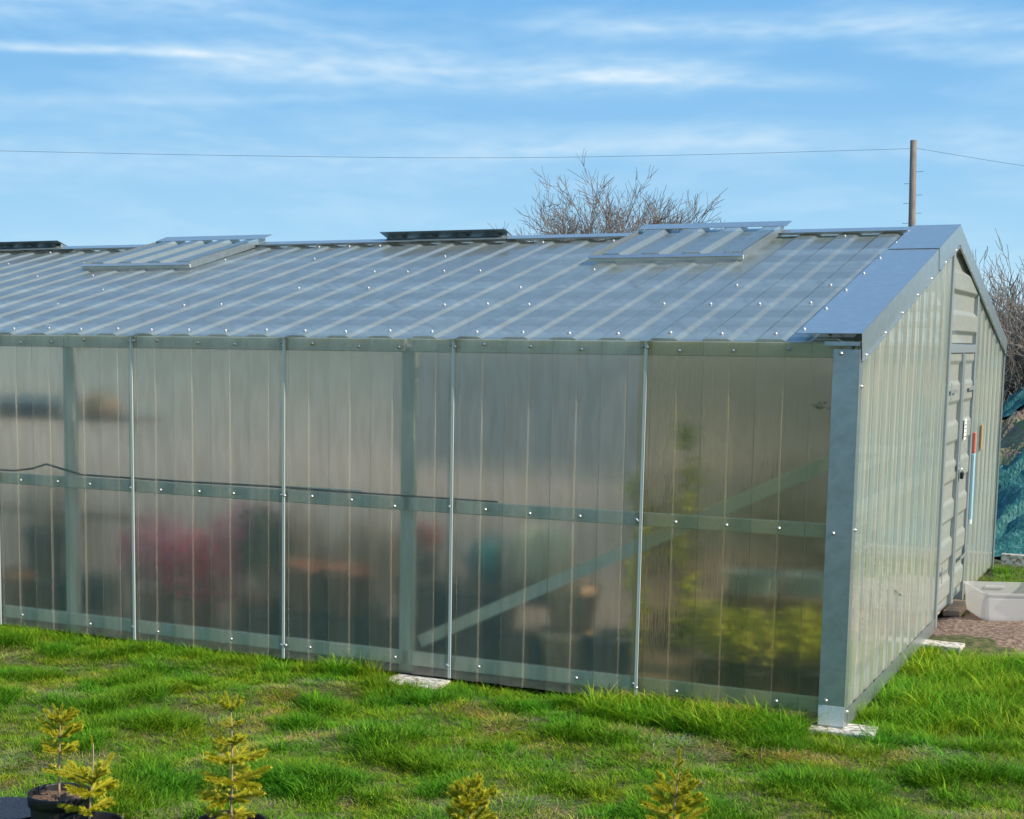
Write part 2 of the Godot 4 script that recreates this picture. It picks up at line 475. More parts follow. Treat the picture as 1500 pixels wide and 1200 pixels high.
func make_greenhouse() -> void:
	house = thing("greenhouse", Vector3.ZERO, "long low greenhouse of corrugated translucent plastic sheets on a galvanised steel frame", "greenhouse")
	var flat := func(h: float) -> Callable: return func(_u: float) -> float: return h
	# frame ------------------------------------------------------------
	var post := box(Vector3(0.085, EAVE - 0.05, 0.05), 0.004)
	for x in [-0.06, -2.48, -4.92, -7.36, -9.84]:
		for z in [-0.075, -WIDE + 0.075]:
			part("post", post, M.galvanised, house, Transform3D(Basis.IDENTITY, Vector3(x, (EAVE - 0.05) / 2.0, z)))
	for k in 4:
		var xa: float = [-0.06, -2.48, -4.92, -7.36][k]
		for back in [false, true]:
			var st := mb()
			var wall := -WIDE + 0.075 if back else -0.075
			for s in [[RAIL, 0.072], [0.088, 0.08], [EAVE - 0.045, 0.075]]:
				var z := -WIDE + 0.028 if back else -0.028
				var o := box(Vector3([2.42, 2.44, 2.44, 2.48][k] - 0.004, s[1], 0.034), 0.005)
				part("rail", o, M.galvanised, house, Transform3D(Basis.IDENTITY, Vector3(xa - [2.42, 2.44, 2.44, 2.48][k] / 2.0 + (0.03 if k == 0 else 0.0), s[0], z)))
			if k == 0 or k == 3:
				var a := Vector3(-2.42, 0.17, wall - 0.045) if k == 0 else Vector3(-7.4, 0.17, wall - 0.045)
				var b := Vector3(-0.06, 1.35, wall - 0.045) if k == 0 else Vector3(-9.8, 1.35, wall - 0.045)
				if back: a.z += 0.09; b.z += 0.09
				bar(st, a, b, 0.07, 0.012, Vector3(0, 0, 1))
				part("brace", done(st), M.galvanised, house)
	var rafter := box(Vector3(0.05, slope_len - 0.12, 0.07), 0.004)
	var tie := box(Vector3(0.04, 0.04, WIDE - 0.3), 0.004)
	for x in [-0.06, -2.48, -4.92, -7.36, -9.84]:
		part("rafter", rafter, M.galvanised, house, front_slope(x, slope_len / 2.0, -0.095))
		part("rafter", rafter, M.galvanised, house, back_slope(x, slope_len / 2.0, -0.095))
		if x < -1.0 and x > -9.0: part("tie_beam", tie, M.galvanised, house, Transform3D(Basis.IDENTITY, Vector3(x, EAVE - 0.02, -WIDE / 2.0)))
	var purlin := box(Vector3(PANELS * PANEL - 0.06, 0.045, 0.045), 0.004)
	for v in [0.1, 0.82, 1.36, 1.95, 2.55, 3.12]:
		part("purlin", purlin, M.galvanised, house, front_slope(-PANELS * PANEL / 2.0, v, -0.03))
		part("purlin", purlin, M.galvanised, house, back_slope(-PANELS * PANEL / 2.0, v, -0.03))
	# long walls -------------------------------------------------------
	var prof := profile(PANEL + 0.04, 0.009, true)
	var wall_sheet := sheet(prof, 0.0, flat.call(EAVE - 0.012), 0.003)
	var thin := sheet(prof, 0.0, flat.call(EAVE - 0.012), 0.0)
	for i in PANELS:
		var x := -PANEL * (i + 1)
		var lay := 0.003
		var tilt := Basis(Vector3.FORWARD, [0.0, 0.002, -0.0015, 0.001, -0.002, 0.0015, 0.0, 0.001, 0.0][i])
		var reach := profile(PANEL - 0.02, 0.009, true) if i == 0 else prof
		tilt = Basis(Vector3.UP, -0.0055) * tilt
		var o := part("wall_sheet", sheet(reach, 0.0, flat.call(EAVE - 0.012), 0.003) if i == 0 else wall_sheet, M.sheet_clear if i == 0 else M.sheet_front, house, Transform3D(tilt, Vector3(x, 0.004, lay)))
		if i > 0: part("cut_edge", box(Vector3(0.002, EAVE - 0.014, 0.014)), M.cut_edge, o, Transform3D(Basis.IDENTITY, Vector3(PANEL + 0.0415, (EAVE - 0.012) / 2.0, 0.006)))
		if i > 0: part("lap_band", box(Vector3(0.011, EAVE - 0.016, 0.001)), M.lap_band, o, Transform3D(Basis.IDENTITY, Vector3(PANEL + 0.034, (EAVE - 0.012) / 2.0, 0.0125)))
		if i == 0: o.set_meta("label", "clearer yellowish wall sheet with fine vertical streaks beside the corner trim")
		part("wall_sheet", thin, M.sheet_back, house, Transform3D(Basis(Vector3.UP, PI), Vector3(x + PANEL, 0.004, -WIDE - lay)))
	# gable ends -------------------------------------------------------
	var jamb_a := -3.05
	var jamb_b := -4.4
	var gable := Basis(Vector3(0, 0, -1), Vector3.UP, Vector3.RIGHT)
	for s in [[0.02, 1.14], [1.1, 2.24], [2.2, -jamb_a - 0.02], [-jamb_b + 0.02, 5.52], [5.48, WIDE - 0.02]]:
		var top := func(u: float) -> float: return roof_y(-(u + s[0])) - 0.03
		part("wall_sheet", sheet(profile(s[1] - s[0], 0.018, true), 0.02, top, 0.0), M.sheet_end, house, Transform3D(gable, Vector3(0.003 + 0.004 * float(int(s[0]) % 2), 0, -s[0])))
	var far := Basis(Vector3(0, 0, 1), Vector3.UP, Vector3.LEFT)
	for i in 6:
		var a := i * WIDE / 6.0
		var top := func(u: float) -> float: return roof_y(-(WIDE - a - u)) - 0.03
		part("wall_sheet", sheet(profile(WIDE / 6.0, 0.02), 0.0, top, 0.0), M.sheet_back, house, Transform3D(far, Vector3(-PANELS * PANEL - 0.004, 0, -WIDE + a)))
	var jamb := box(Vector3(0.06, 1.0, 0.06), 0.004)
	for z in [jamb_a, jamb_b]:
		part("door_post", box(Vector3(0.07, roof_y(z) - 0.05, 0.055), 0.004), M.dull_steel, house, Transform3D(Basis.IDENTITY, Vector3(-0.006, (roof_y(z) - 0.05) / 2.0, z)))
	for s in [[-0.06, jamb_a + 0.03], [jamb_b - 0.03, -WIDE + 0.06]]:
		for y in [[1.06, 0.07], [0.09, 0.08]]:
			part("rail", box(Vector3(0.03, y[1], absf(s[1] - s[0])), 0.004), M.dull_steel, house, Transform3D(Basis.IDENTITY, Vector3(-0.03, y[0], (s[0] + s[1]) / 2.0)))
	part("door_header", box(Vector3(0.06, 0.06, jamb_a - jamb_b - 0.06), 0.004), M.dull_steel, house, Transform3D(Basis.IDENTITY, Vector3(0.0, 1.885, (jamb_a + jamb_b) / 2.0)))
	# sheet over the door: its corrugations run level
	var st := mb()
	var ys := []
	for c in profile(0.75, 0.026): ys.append(Vector2(1.925 + c.x, c.y))
	for i in ys.size() - 1:
		var a: Vector2 = ys[i]
		var b: Vector2 = ys[i + 1]
		var lim := func(y: float) -> float: return maxf(jamb_b + 0.03, -(WIDE / 2.0 + (RIDGE - 0.04 - y) / tan(slope)))
		if lim.call(b.x) > jamb_a - 0.05: break
		q(st, Vector3(a.y, a.x, jamb_a - 0.03), Vector3(a.y, a.x, lim.call(a.x)), Vector3(b.y, b.x, lim.call(b.x)), Vector3(b.y, b.x, jamb_a - 0.03))
	part("gable_sheet", done(st), M.sheet_door, house, Transform3D(Basis.IDENTITY, Vector3(0.0, 0.0, 0.0)))
	make_door(jamb_a - 0.034, jamb_b + 0.034)
	# roof -------------------------------------------------------------
	var roof_prof := profile(PANEL + 0.075, 0.014)
	var roof_sheet := sheet(roof_prof, -0.045, flat.call(slope_len - 0.025), 0.0)
	for i in PANELS:
		var lay := 0.003 * (i % 2) + 0.002
		part("roof_sheet", roof_sheet if i > 0 else sheet(profile(PANEL - 0.01, 0.014), -0.045, flat.call(slope_len - 0.025), 0.0), M.sheet_roof, house, front_slope(-PANEL * (i + 1), rng.randf_range(-0.008, 0.008), lay) * Transform3D(Basis(Vector3.BACK, rng.randf_range(-0.0016, 0.0016)) * Basis(Vector3.UP, rng.randf_range(-0.003, 0.003)), Vector3.ZERO))
		part("roof_sheet", roof_sheet, M.sheet_roof, house, back_slope(-PANEL * i, 0, lay))
	# ridge cap, in lapped lengths
	for i in 5:
		st = mb()
		var x0 := -PANEL * PANELS + i * 1.98 - (0.06 if i > 0 else 0.0)
		var x1 := -PANEL * PANELS + (i + 1) * 1.98
		var lift := 0.04 + 0.003 * (i % 2)
		for k in 2:
			var top := front_slope(0, slope_len, lift) if k == 0 else back_slope(0, slope_len, lift)
			var low := front_slope(0, slope_len - 0.12, lift) if k == 0 else back_slope(0, slope_len - 0.12, lift)
			var n := top.basis.z * 0.0015
			var crest := Vector3(0, top.origin.y + 0.004, -WIDE / 2.0)
			var a := Vector3(x0, low.origin.y, low.origin.z)
			var b := Vector3(x1, low.origin.y, low.origin.z)
			var c := Vector3(x1, crest.y, crest.z)
			var d := Vector3(x0, crest.y, crest.z)
			q(st, a + n, b + n, c + n, d + n) if k == 0 else q(st, b + n, a + n, d + n, c + n)
			q(st, b - n, a - n, d - n, c - n) if k == 0 else q(st, a - n, b - n, c - n, d - n)
			q(st, a - n, b - n, b + n, a + n)
		part("ridge_cap", done(st), M.flashing, house)
	# verge trims along the gable and the corner trims
	for s in [[0, -0.03, 2.42, 0.045, -0.285], [0, 2.36, slope_len + 0.01, 0.05, -0.27], [1, -0.03, slope_len + 0.01, 0.045, -0.27]]:
		st = mb()
		var f := front_slope(0, 0, 0) if s[0] == 0 else back_slope(0, 0, 0)
		var up := f.basis.y
		var out := f.basis.z
		var o := f.origin
		var edge: float = 0.03 + (0.003 if s[1] > 1.0 else 0.0)
		var mid: float = (s[1] + s[2]) / 2.0
		var long: float = s[2] - s[1]
		var basis := Basis(Vector3.RIGHT, up, Vector3.RIGHT.cross(up))
		bx(st, o + Vector3((s[4] + edge) / 2.0, 0, 0) + up * mid + out * s[3], Vector3(edge - s[4], long, 0.002), basis)
		bx(st, o + Vector3(edge + 0.0022, 0, 0) + up * mid + out * (s[3] - 0.068), Vector3(0.002, long, 0.138), basis)
		bx(st, o + Vector3(edge + 0.008, 0, 0) + up * mid + out * (s[3] - 0.137), Vector3(0.012, long, 0.002), basis)
		part("verge_trim", done(st), M.flashing, house)
	for z in [0.0, -WIDE]:
		st = mb()
		var s := 1.0 if z == 0.0 else -1.0
		bx(st, Vector3(-0.038, 0.93, z + s * 0.033), Vector3(0.125, 1.9, 0.002))
		bx(st, Vector3(0.026, 0.93, z - s * 0.01), Vector3(0.002, 1.9, 0.088))
		bx(st, Vector3(0.0245, 0.93, z + s * 0.0315), Vector3(0.004, 1.9, 0.004), Basis(Vector3.UP, 0.78))
		part("corner_trim", done(st), M.flashing, house)
	st = mb()
	bx(st, Vector3(-0.036, 0.055, 0.0358), Vector3(0.128, 0.1, 0.002))
	part("corner_plate", done(st), M.galvanised, house)
	st = mb()
	bx(st, Vector3(-0.06, EAVE - 0.012, 0.037), Vector3(0.17, 0.02, 0.002))
	part("corner_cap", done(st), M.flashing, house)
	# flashing along the foot of the gable
	st = mb()
	bx(st, Vector3(0.029, 0.035, -1.5), Vector3(0.002, 0.09, 2.9))
	part("foot_flashing", done(st), M.flashing, house)
	# roof vents: raised lids by the ridge
	var lid := sheet(profile(1.02, 0.03), 0.0, flat.call(1.12), 0.0)
	for s in [[-1.155, 0], [-5.45, 0], [-3.2 - 0.04, 1], [-7.55, 1]]:
		var f := front_slope(s[0] - 1.02, slope_len - 1.06, 0.048) if s[1] == 0 else back_slope(s[0], slope_len - 1.06, 0.032)
		var v := Node3D.new()
		v.name = "roof_vent"
		house.add_child(v, true)
		v.transform = f
		v.rotate_object_local(Vector3.RIGHT, [0.0, 0.004, 0.0, 0.0][0])
		part("lid_sheet", lid, M.sheet_roof, v)
		var side := box(Vector3(0.003, 1.1, 0.055))
		part("side_flashing", side, M.flashing, v, Transform3D(Basis.IDENTITY, Vector3(-0.006, 0.555, 0.0)))
		part("side_flashing", side, M.flashing, v, Transform3D(Basis.IDENTITY, Vector3(1.026, 0.555, 0.0)))
		part("bottom_frame", box(Vector3(1.05, 0.012, 0.028), 0.003), M.galvanised, v, Transform3D(Basis.IDENTITY, Vector3(0.51, -0.008, -0.008)))
		part("bottom_lip", box(Vector3(1.05, 0.03, 0.003)), M.flashing, v, Transform3D(Basis(Vector3.RIGHT, 0.5), Vector3(0.51, -0.02, 0.012)))
		part("top_strip", box(Vector3(1.08, 0.16, 0.003)), M.flashing, v, Transform3D(Basis(Vector3.RIGHT, 0.06), Vector3(0.53, 1.08, 0.036)))
	# screws -----------------------------------------------------------
	st = mb(true)
	lathe(st, [Vector2(0.0105, -0.001), Vector2(0.0105, 0.0025), Vector2(0.0075, 0.003), Vector2(0.0068, 0.007), Vector2(0.0045, 0.0088), Vector2(0.0001, 0.009)], 8)
	var screw := done(st)
	var face := Basis(Vector3.RIGHT, Vector3(0, 0, -1), Vector3.UP)      # heads out of the wall: local y -> +z
	face = Basis(Vector3.RIGHT, PI / 2.0)
	for i in range(0, 6):
		var x := -PANEL * i
		for y in [RAIL, 0.09, EAVE - 0.045]:
			if i > 0: screw_at(screw, Transform3D(face, Vector3(x + 0.02, y + rng.randf_range(-0.01, 0.01), 0.015)))
			for k in [0.31, 0.58, 0.86, 1.06]:
				if y == 0.09 and k == 0.58: continue
				screw_at(screw, Transform3D(face, Vector3(x - k + rng.randf_range(-0.03, 0.02), y + rng.randf_range(-0.014, 0.014), 0.0165)))
	for y in [0.975, 0.13, 1.86]:
		screw_at(screw, Transform3D(face, Vector3(-0.065, y, 0.037)))
	for i in 9:
		for k in [0.14, 0.415, 0.69, 0.965]:
			for v in [0.06, 0.82, 1.36, 1.95, 2.55, 3.1]:
				if v > 0.1 and rng.randf() < 0.68: continue
				if v > 2.2 and (i == 1 or i == 5): continue
				var f := front_slope(-PANEL * i - PANEL + k, v + rng.randf_range(-0.02, 0.02), 0.019)
				screw_at(screw, f * Transform3D(Basis(Vector3.RIGHT, PI / 2.0), Vector3.ZERO))
	for v in [0.05, 0.55, 1.05, 1.55, 2.05, 2.6, 3.05]:
		screw_at(screw, front_slope(-0.265, v, 0.047) * Transform3D(Basis(Vector3.RIGHT, PI / 2.0), Vector3.ZERO))
		for k in 2:
			var f := front_slope(0.034, v + 0.02, -0.085) if k == 0 else back_slope(0.034, v + 0.02, -0.085)
			screw_at(screw, Transform3D(Basis(Vector3.FORWARD, PI / 2.0), f.origin))
	for y in [0.07, 0.99, 1.7]:
		screw_at(screw, Transform3D(Basis(Vector3.FORWARD, PI / 2.0), Vector3(0.028, y, -0.03)))

func make_door(za: float, zb: float) -> void:
	var wide := (za - zb - 0.012) / 2.0
	var low := 0.07
	var high := 1.85
	for k in 2:
		var z0 := za if k == 0 else za - wide - 0.012
		var leaf := Node3D.new()
		leaf.name = "door"
		house.add_child(leaf, true)
		leaf.position = Vector3(0.004, 0, z0)
		if k == 1: leaf.position.x = 0.006
		# level corrugations
		var st := mb()
		var pr := profile(high - low, 0.015)
		for i in pr.size() - 1:
			var a: Vector2 = pr[i]
			var b: Vector2 = pr[i + 1]
			q(st, Vector3(a.y, low + a.x, -0.01), Vector3(a.y, low + a.x, -wide + 0.01), Vector3(b.y, low + b.x, -wide + 0.01), Vector3(b.y, low + b.x, -0.01))
		part("door_sheet", done(st), M.sheet_door, leaf)
		for z in [-0.02, -wide + 0.02]:
			part("stile", box(Vector3(0.03, high - low, 0.034), 0.003), M.dull_steel, leaf, Transform3D(Basis.IDENTITY, Vector3(-0.012 if (z == -0.02) == (k == 0) else 0.016, (low + high) / 2.0, z)))
		for y in [low + 0.015, high - 0.015]:
			part("door_rail", box(Vector3(0.028, 0.03, wide - 0.076), 0.003), M.dull_steel, leaf, Transform3D(Basis.IDENTITY, Vector3(-0.012, y, -wide / 2.0)))
		for y in [0.36, 1.6]:
			var hz := -0.03 if k == 0 else -wide + 0.03
			part("hinge_strap", box(Vector3(0.004, 0.028, 0.3), 0.001), M.bright, leaf, Transform3D(Basis.IDENTITY, Vector3(0.034, y, hz + (-0.15 if k == 0 else 0.15))))
			part("hinge_plate", box(Vector3(0.005, 0.12, 0.03), 0.001), M.bright, leaf, Transform3D(Basis.IDENTITY, Vector3(0.0375, y, hz + (0.02 if k == 0 else -0.02))))
		if k == 0:
			part("hasp", box(Vector3(0.006, 0.04, 0.12), 0.001), M.bright, leaf, Transform3D(Basis.IDENTITY, Vector3(0.036, 1.06, -wide + 0.03)))
			var lock := part("padlock", box(Vector3(0.022, 0.05, 0.042), 0.004), M.black, leaf, Transform3D(Basis(Vector3.RIGHT, 0.1), Vector3(0.052, 0.995, -wide - 0.01)))
			st = mb(true)
			var ring := []
			var rad := []
			for i in 9:
				var a := PI * i / 8.0
				ring.append(Vector3(0, 0.022 + sin(a) * 0.03, cos(a) * 0.014)); rad.append(0.004)
			tube(st, ring, rad, 6)
			part("shackle", done(st), M.bright, lock)
		else:
			var paper := part("door_label", box(Vector3(0.001, 0.15, 0.12)), M.paper, leaf, Transform3D(Basis.IDENTITY, Vector3(0.0275, 1.31, -0.24)))
			for y in [0.055, 0.03, 0.005, -0.025, -0.055]:
				part("print_line", box(Vector3(0.0008, 0.009, 0.06 + 0.02 * sin(y * 90.0))), M.ink, paper, Transform3D(Basis.IDENTITY, Vector3(0.001, y, 0)))

# ------------------------------------------------------------------ things round and inside the greenhouse
func sapling(called: String, at: Vector3, tall: float, whorls: Array, label: String, turn: float, pot_r: float) -> void:
	var t := thing(called, at, label, "potted sapling", "young spruces in black pots", turn)
	var ph := pot_r * 1.62
	var st := mb(true)
	lathe(st, [Vector2(0.0001, 0.002), Vector2(pot_r * 0.78, 0.0), Vector2(pot_r * 0.93, ph - 0.045)], 32)
	lathe(st, [Vector2(pot_r * 0.985, ph - 0.044), Vector2(pot_r, ph - 0.003), Vector2(pot_r * 0.992, ph), Vector2(pot_r * 0.968, ph), Vector2(pot_r * 0.955, ph - 0.006), Vector2(pot_r * 0.86, 0.05)], 32)
	lathe(st, [Vector2(pot_r * 0.93, ph - 0.045), Vector2(pot_r * 0.985, ph - 0.044)], 32)
	part("pot", done(st), M.pot, t)
	st = mb(true)
	var n := 9
	var rows := []
	for i in n + 1:
		var row := []
		for k in 28:
			var a := TAU * k / 28
			var r := pot_r * 0.945 * i / n
			row.append(Vector3(cos(a) * r, ph - 0.03 + bumps.get_noise_2d(at.x * 50.0 + cos(a) * r * 90.0, sin(a) * r * 90.0) * 0.014 + 0.012 * (1.0 - float(i) / n), sin(a) * r))
		rows.append(row)
	for i in n:
		for k in 28:
			var k2 := (k + 1) % 28
			q(st, rows[i][k2], rows[i][k], rows[i + 1][k], rows[i + 1][k2])
	part("soil", done(st), M.compost, t)
	st = mb(true)
	var pts := []
	var rad := []
	for i in 8:
		var f := i / 7.0
		pts.append(Vector3(sin(f * 4.0 + at.x) * 0.006, ph - 0.03 + tall * f, cos(f * 3.0 + at.z) * 0.006))
		rad.append(lerpf(0.0055, 0.002, f))
	tube(st, pts, rad, 6)
	part("stem", done(st), M.spruce_bark, t)
	for w in whorls:     # [share of height, branches, length, rise, shoots only upper]
		for b in w[1] + (1 if w[1] > 3 else 0):
			var a: float = TAU * b / float(w[1] + (1 if w[1] > 3 else 0)) + rng.randf_range(-0.45, 0.45) + w[0] * 5.0
			var rise: float = w[3] + rng.randf_range(-0.22, 0.22)
			var dir := Vector3(cos(a) * cos(rise), sin(rise), sin(a) * cos(rise))
			var x := dir.cross(Vector3.UP).normalized()
			var s: float = w[2] / 0.1 * rng.randf_range(0.8, 1.15)
			var f := clampf(w[0] * 7.0, 0.0, 6.99)
			var p: Vector3 = (pts[int(f)] as Vector3).lerp(pts[int(f) + 1], f - int(f))
			part("branch", M.branch_mesh[rng.randi() % 4], M.needles, t, Transform3D(Basis(x * s, dir * s, x.cross(dir) * s), p))

func branch_mesh(side_shoots: int, seed_: int) -> ArrayMesh:     # a spruce twig 0.1 m long up its y, needles all round, with side shoots
	rng.seed = seed_
	var st := mb()
	var axes := [[Vector3.ZERO, Vector3(0, 0.1, 0.012), 1.0]]
	for k in side_shoots:
		var f := 0.3 + 0.5 * k / maxf(side_shoots, 1.0)
		var s := -1.0 if k % 2 else 1.0
		axes.append([Vector3(0, 0.1 * f, 0.012 * f), Vector3(s * 0.038 * (1.15 - f), 0.1 * f + 0.03, 0.005), 0.85])
	for ax in axes:
		var a: Vector3 = ax[0]
		var b: Vector3 = ax[1]
		st.set_color(Color(0.3, 0.19, 0.06))
		tube(st, [a, a.lerp(b, 0.5), b], [0.0019, 0.0015, 0.0006], 4, false)
		var dir := (b - a).normalized()
		var u := dir.cross(Vector3.RIGHT if absf(dir.x) < 0.8 else Vector3.FORWARD).normalized()
		var v := dir.cross(u)
		var count := int(a.distance_to(b) * 3600)
		for i in count:
			var t := (i + rng.randf()) / count
			if t < 0.12: continue
			var an := rng.randf() * TAU
			var side := u * cos(an) + v * sin(an)
			var p := a.lerp(b, t)
			var l: float = rng.randf_range(0.011, 0.017) * ax[2] * (1.0 if t < 0.9 else 0.75)
			var tip := p + (side * 0.8 + dir * rng.randf_range(0.5, 1.0)).normalized() * l
			var w := dir.cross(side) * 0.0011
			var g := rng.randf()
			st.set_color(Color(lerpf(0.44, 0.74, g), lerpf(0.46, 0.66, g), lerpf(0.02, 0.05, g)))
			tri(st, p - w, p + w, tip)
			tri(st, p + side * 0.0004 - dir * 0.0009, p + dir * 0.0009, tip)
	return done(st)

func bough(twigs: SurfaceTool, wood: SurfaceTool, p: Vector3, dir: Vector3, long: float, r: float, level: int, opts: Dictionary) -> void:
	var pts := [p]
	var rad := [r]
	var d := dir
	var segs := 3
	var end: float = r * opts.taper
	for i in segs:
		d = (d + Vector3(rng.randf_range(-1, 1), rng.randf_range(-0.6, 1.0) * opts.rise, rng.randf_range(-1, 1)) * opts.wander).normalized()
		pts.append((pts[-1] as Vector3) + d * long / segs)
		rad.append(lerpf(r, end, (i + 1.0) / segs))
	var st := wood if r > opts.thick else twigs
	tube(st, pts, rad, 5 if r > opts.thick else 3, false)
	if level <= 0: return
	var n: int = opts.split + (1 if rng.randf() < opts.more else 0)
	for k in n:
		var from := 3 if k == 0 else (1 + rng.randi() % 3)
		var base: Vector3 = pts[from]
		var a := rng.randf() * TAU
		var side := d.cross(Vector3(cos(a), sin(a) * 0.5, sin(a))).normalized()
		var open: float = opts.open * (rng.randf_range(0.1, 0.5) if k == 0 else rng.randf_range(0.6, 1.25))
		var nd: Vector3 = (d + side * open + Vector3.UP * opts.up).normalized()
		bough(twigs, wood, base, nd, long * rng.randf_range(0.66, 0.82), maxf(float(rad[from]) * (0.85 if k == 0 else 0.62), opts.least), level - 1, opts)

func make_tree() -> void:
	var foot := Vector3(-12.5, -0.05, -30.76)
	var t := thing("bare_tree", foot, "wide bare leafless tree standing behind the greenhouse roof", "tree")
	rng.seed = 77
	var trunk := mb(true)
	tube(trunk, [Vector3(0, -0.1, 0), Vector3(0.05, 0.6, 0), Vector3(0.1, 1.5, 0.03), Vector3(0.12, 1.95, 0)], [0.3, 0.24, 0.22, 0.2], 10)
	part("trunk", done(trunk), M.bark, t)
	var opts := {"taper": 0.62, "rise": 0.2, "wander": 0.27, "split": 3, "more": 0.2, "open": 0.72, "up": 0.04, "least": 0.0075, "thick": 0.03}
	var twigs := mb(true)
	var right := Vector3(0.9, 0, -0.44)      # across the line of sight, for the tree's wind-bent shape
	for k in 26:
		var t2 := -1.0 + 2.0 * k / 25.0
		var lean := t2 * 1.22 + rng.randf_range(-0.06, 0.06)
		var s := [sin(lean), cos(lean), (1.18 - 0.34 * pow(absf(t2 - 0.3), 1.5)) * rng.randf_range(0.85, 1.05)]
		var limb := mb(true)
		var depth := rng.randf_range(-0.55, 0.55)
		var d: Vector3 = (right * s[0] * 1.3 + Vector3(-0.44, 0, -0.9) * depth + Vector3.UP * s[1]).normalized()
		bough(twigs, limb, Vector3(0.11, rng.randf_range(1.5, 1.95), 0), d, 1.42 * s[2], 0.075, 5, opts)
		part("limb", done(limb), M.bark, t)
	part("crown", done(twigs), M.twig, t)

func make_shrub(at: Vector3, tall: float, stems: int, label: String, seed_: int, leafy: float) -> void:
	var t := thing("hedge_shrub", at, label, "shrub", "bare shrubs of the hedge behind the greenhouse")
	rng.seed = seed_
	var wood := mb(true)
	var twigs := mb(true)
	var opts := {"taper": 0.6, "rise": 0.6, "wander": 0.24, "split": 2, "more": 0.4, "open": 0.72, "up": 0.12, "least": 0.0042, "thick": 0.012}
	for k in stems:
		var a := TAU * k / stems + rng.randf_range(-0.3, 0.3)
		var d := Vector3(cos(a) * 0.42, 1.0, sin(a) * 0.42).normalized()
		bough(twigs, wood, Vector3(cos(a) * 0.35, -0.05, sin(a) * 0.35), d, tall * rng.randf_range(0.24, 0.34), 0.028, 6, opts)
	part("stems", done(wood), M.bark, t)
	part("twigs", done(twigs), M.hedge_twig, t)
	# dead leaves and ivy low down
	var placed := []
	var tints := []
	for i in int(1500 * leafy):
		var a := rng.randf() * TAU
		var r := 0.95 * sqrt(rng.randf())
		var y := tall * 0.62 * pow(rng.randf(), 1.2)
		placed.append(Transform3D(Basis.from_euler(Vector3(rng.randf() * TAU, rng.randf() * TAU, rng.randf() * TAU)).scaled(Vector3.ONE * rng.randf_range(0.7, 1.5)), Vector3(cos(a) * r, y, sin(a) * r)))
		var g := rng.randf()
		tints.append(Color(0.16, 0.11, 0.05).lerp(Color(0.07, 0.09, 0.025), g))
	var o := spread("leaves", M.leaf_mesh, M.leaf, placed, tints, t)
	o.name = "leaves"
	o.set_meta("kind", "stuff")

func leaf_clump(t: Node, called: String, count: int, centre: Vector3, size: Vector3, colors: Array, leaf_scale: float) -> void:
	var placed := []
	var tints := []
	for i in count:
		var d := Vector3(rng.randfn(), rng.randfn(), rng.randfn()).normalized() * pow(rng.randf(), 0.45)
		placed.append(Transform3D(Basis.from_euler(Vector3(rng.randf() * TAU, rng.randf() * TAU, rng.randf() * TAU)).scaled(Vector3.ONE * leaf_scale * rng.randf_range(0.7, 1.3)), centre + d * size))
		tints.append((colors[rng.randi() % colors.size()] as Color) * rng.randf_range(0.8, 1.2))
	var o := spread(called, M.leaf_mesh, M.leaf, placed, tints, t)
	o.name = called
	o.set_meta("kind", "stuff")

func pot_plant(called: String, at: Vector3, pot_r: float, pot_mat: Material, label: String, group: String) -> Node3D:
	var t := thing(called, at, label, "pot plant", group)
	var st := mb(true)
	var h := pot_r * 1.7
	lathe(st, [Vector2(0.0001, 0.0), Vector2(pot_r * 0.75, 0.0), Vector2(pot_r * 0.95, h - 0.03), Vector2(pot_r, h - 0.03), Vector2(pot_r, h), Vector2(pot_r * 0.93, h), Vector2(pot_r * 0.9, h - 0.02), Vector2(0.0001, h - 0.02)], 20)
	part("pot", done(st), pot_mat, t)
	return t

func plank_bench(called: String, at: Vector3, long: float, deep: float, high: float, label: String) -> void:
	var t := thing(called, at, label, "bench")
	for k in 4:
		part("plank", box(Vector3(long, 0.025, deep / 4.0 - 0.008), 0.003), M.plank, t, Transform3D(Basis.IDENTITY, Vector3(0, high - 0.0125, -deep / 2.0 + deep / 4.0 * (k + 0.5))))
	for x in [-1.0, 1.0]:
		for z in [-1.0, 1.0]:
			part("leg", box(Vector3(0.05, high - 0.025, 0.05), 0.003), M.plank, t, Transform3D(Basis.IDENTITY, Vector3(x * (long / 2.0 - 0.06), (high - 0.025) / 2.0, z * (deep / 2.0 - 0.05))))
	part("apron", box(Vector3(long - 0.2, 0.09, 0.02), 0.002), M.plank, t, Transform3D(Basis.IDENTITY, Vector3(0, high - 0.072, deep / 2.0 - 0.05)))

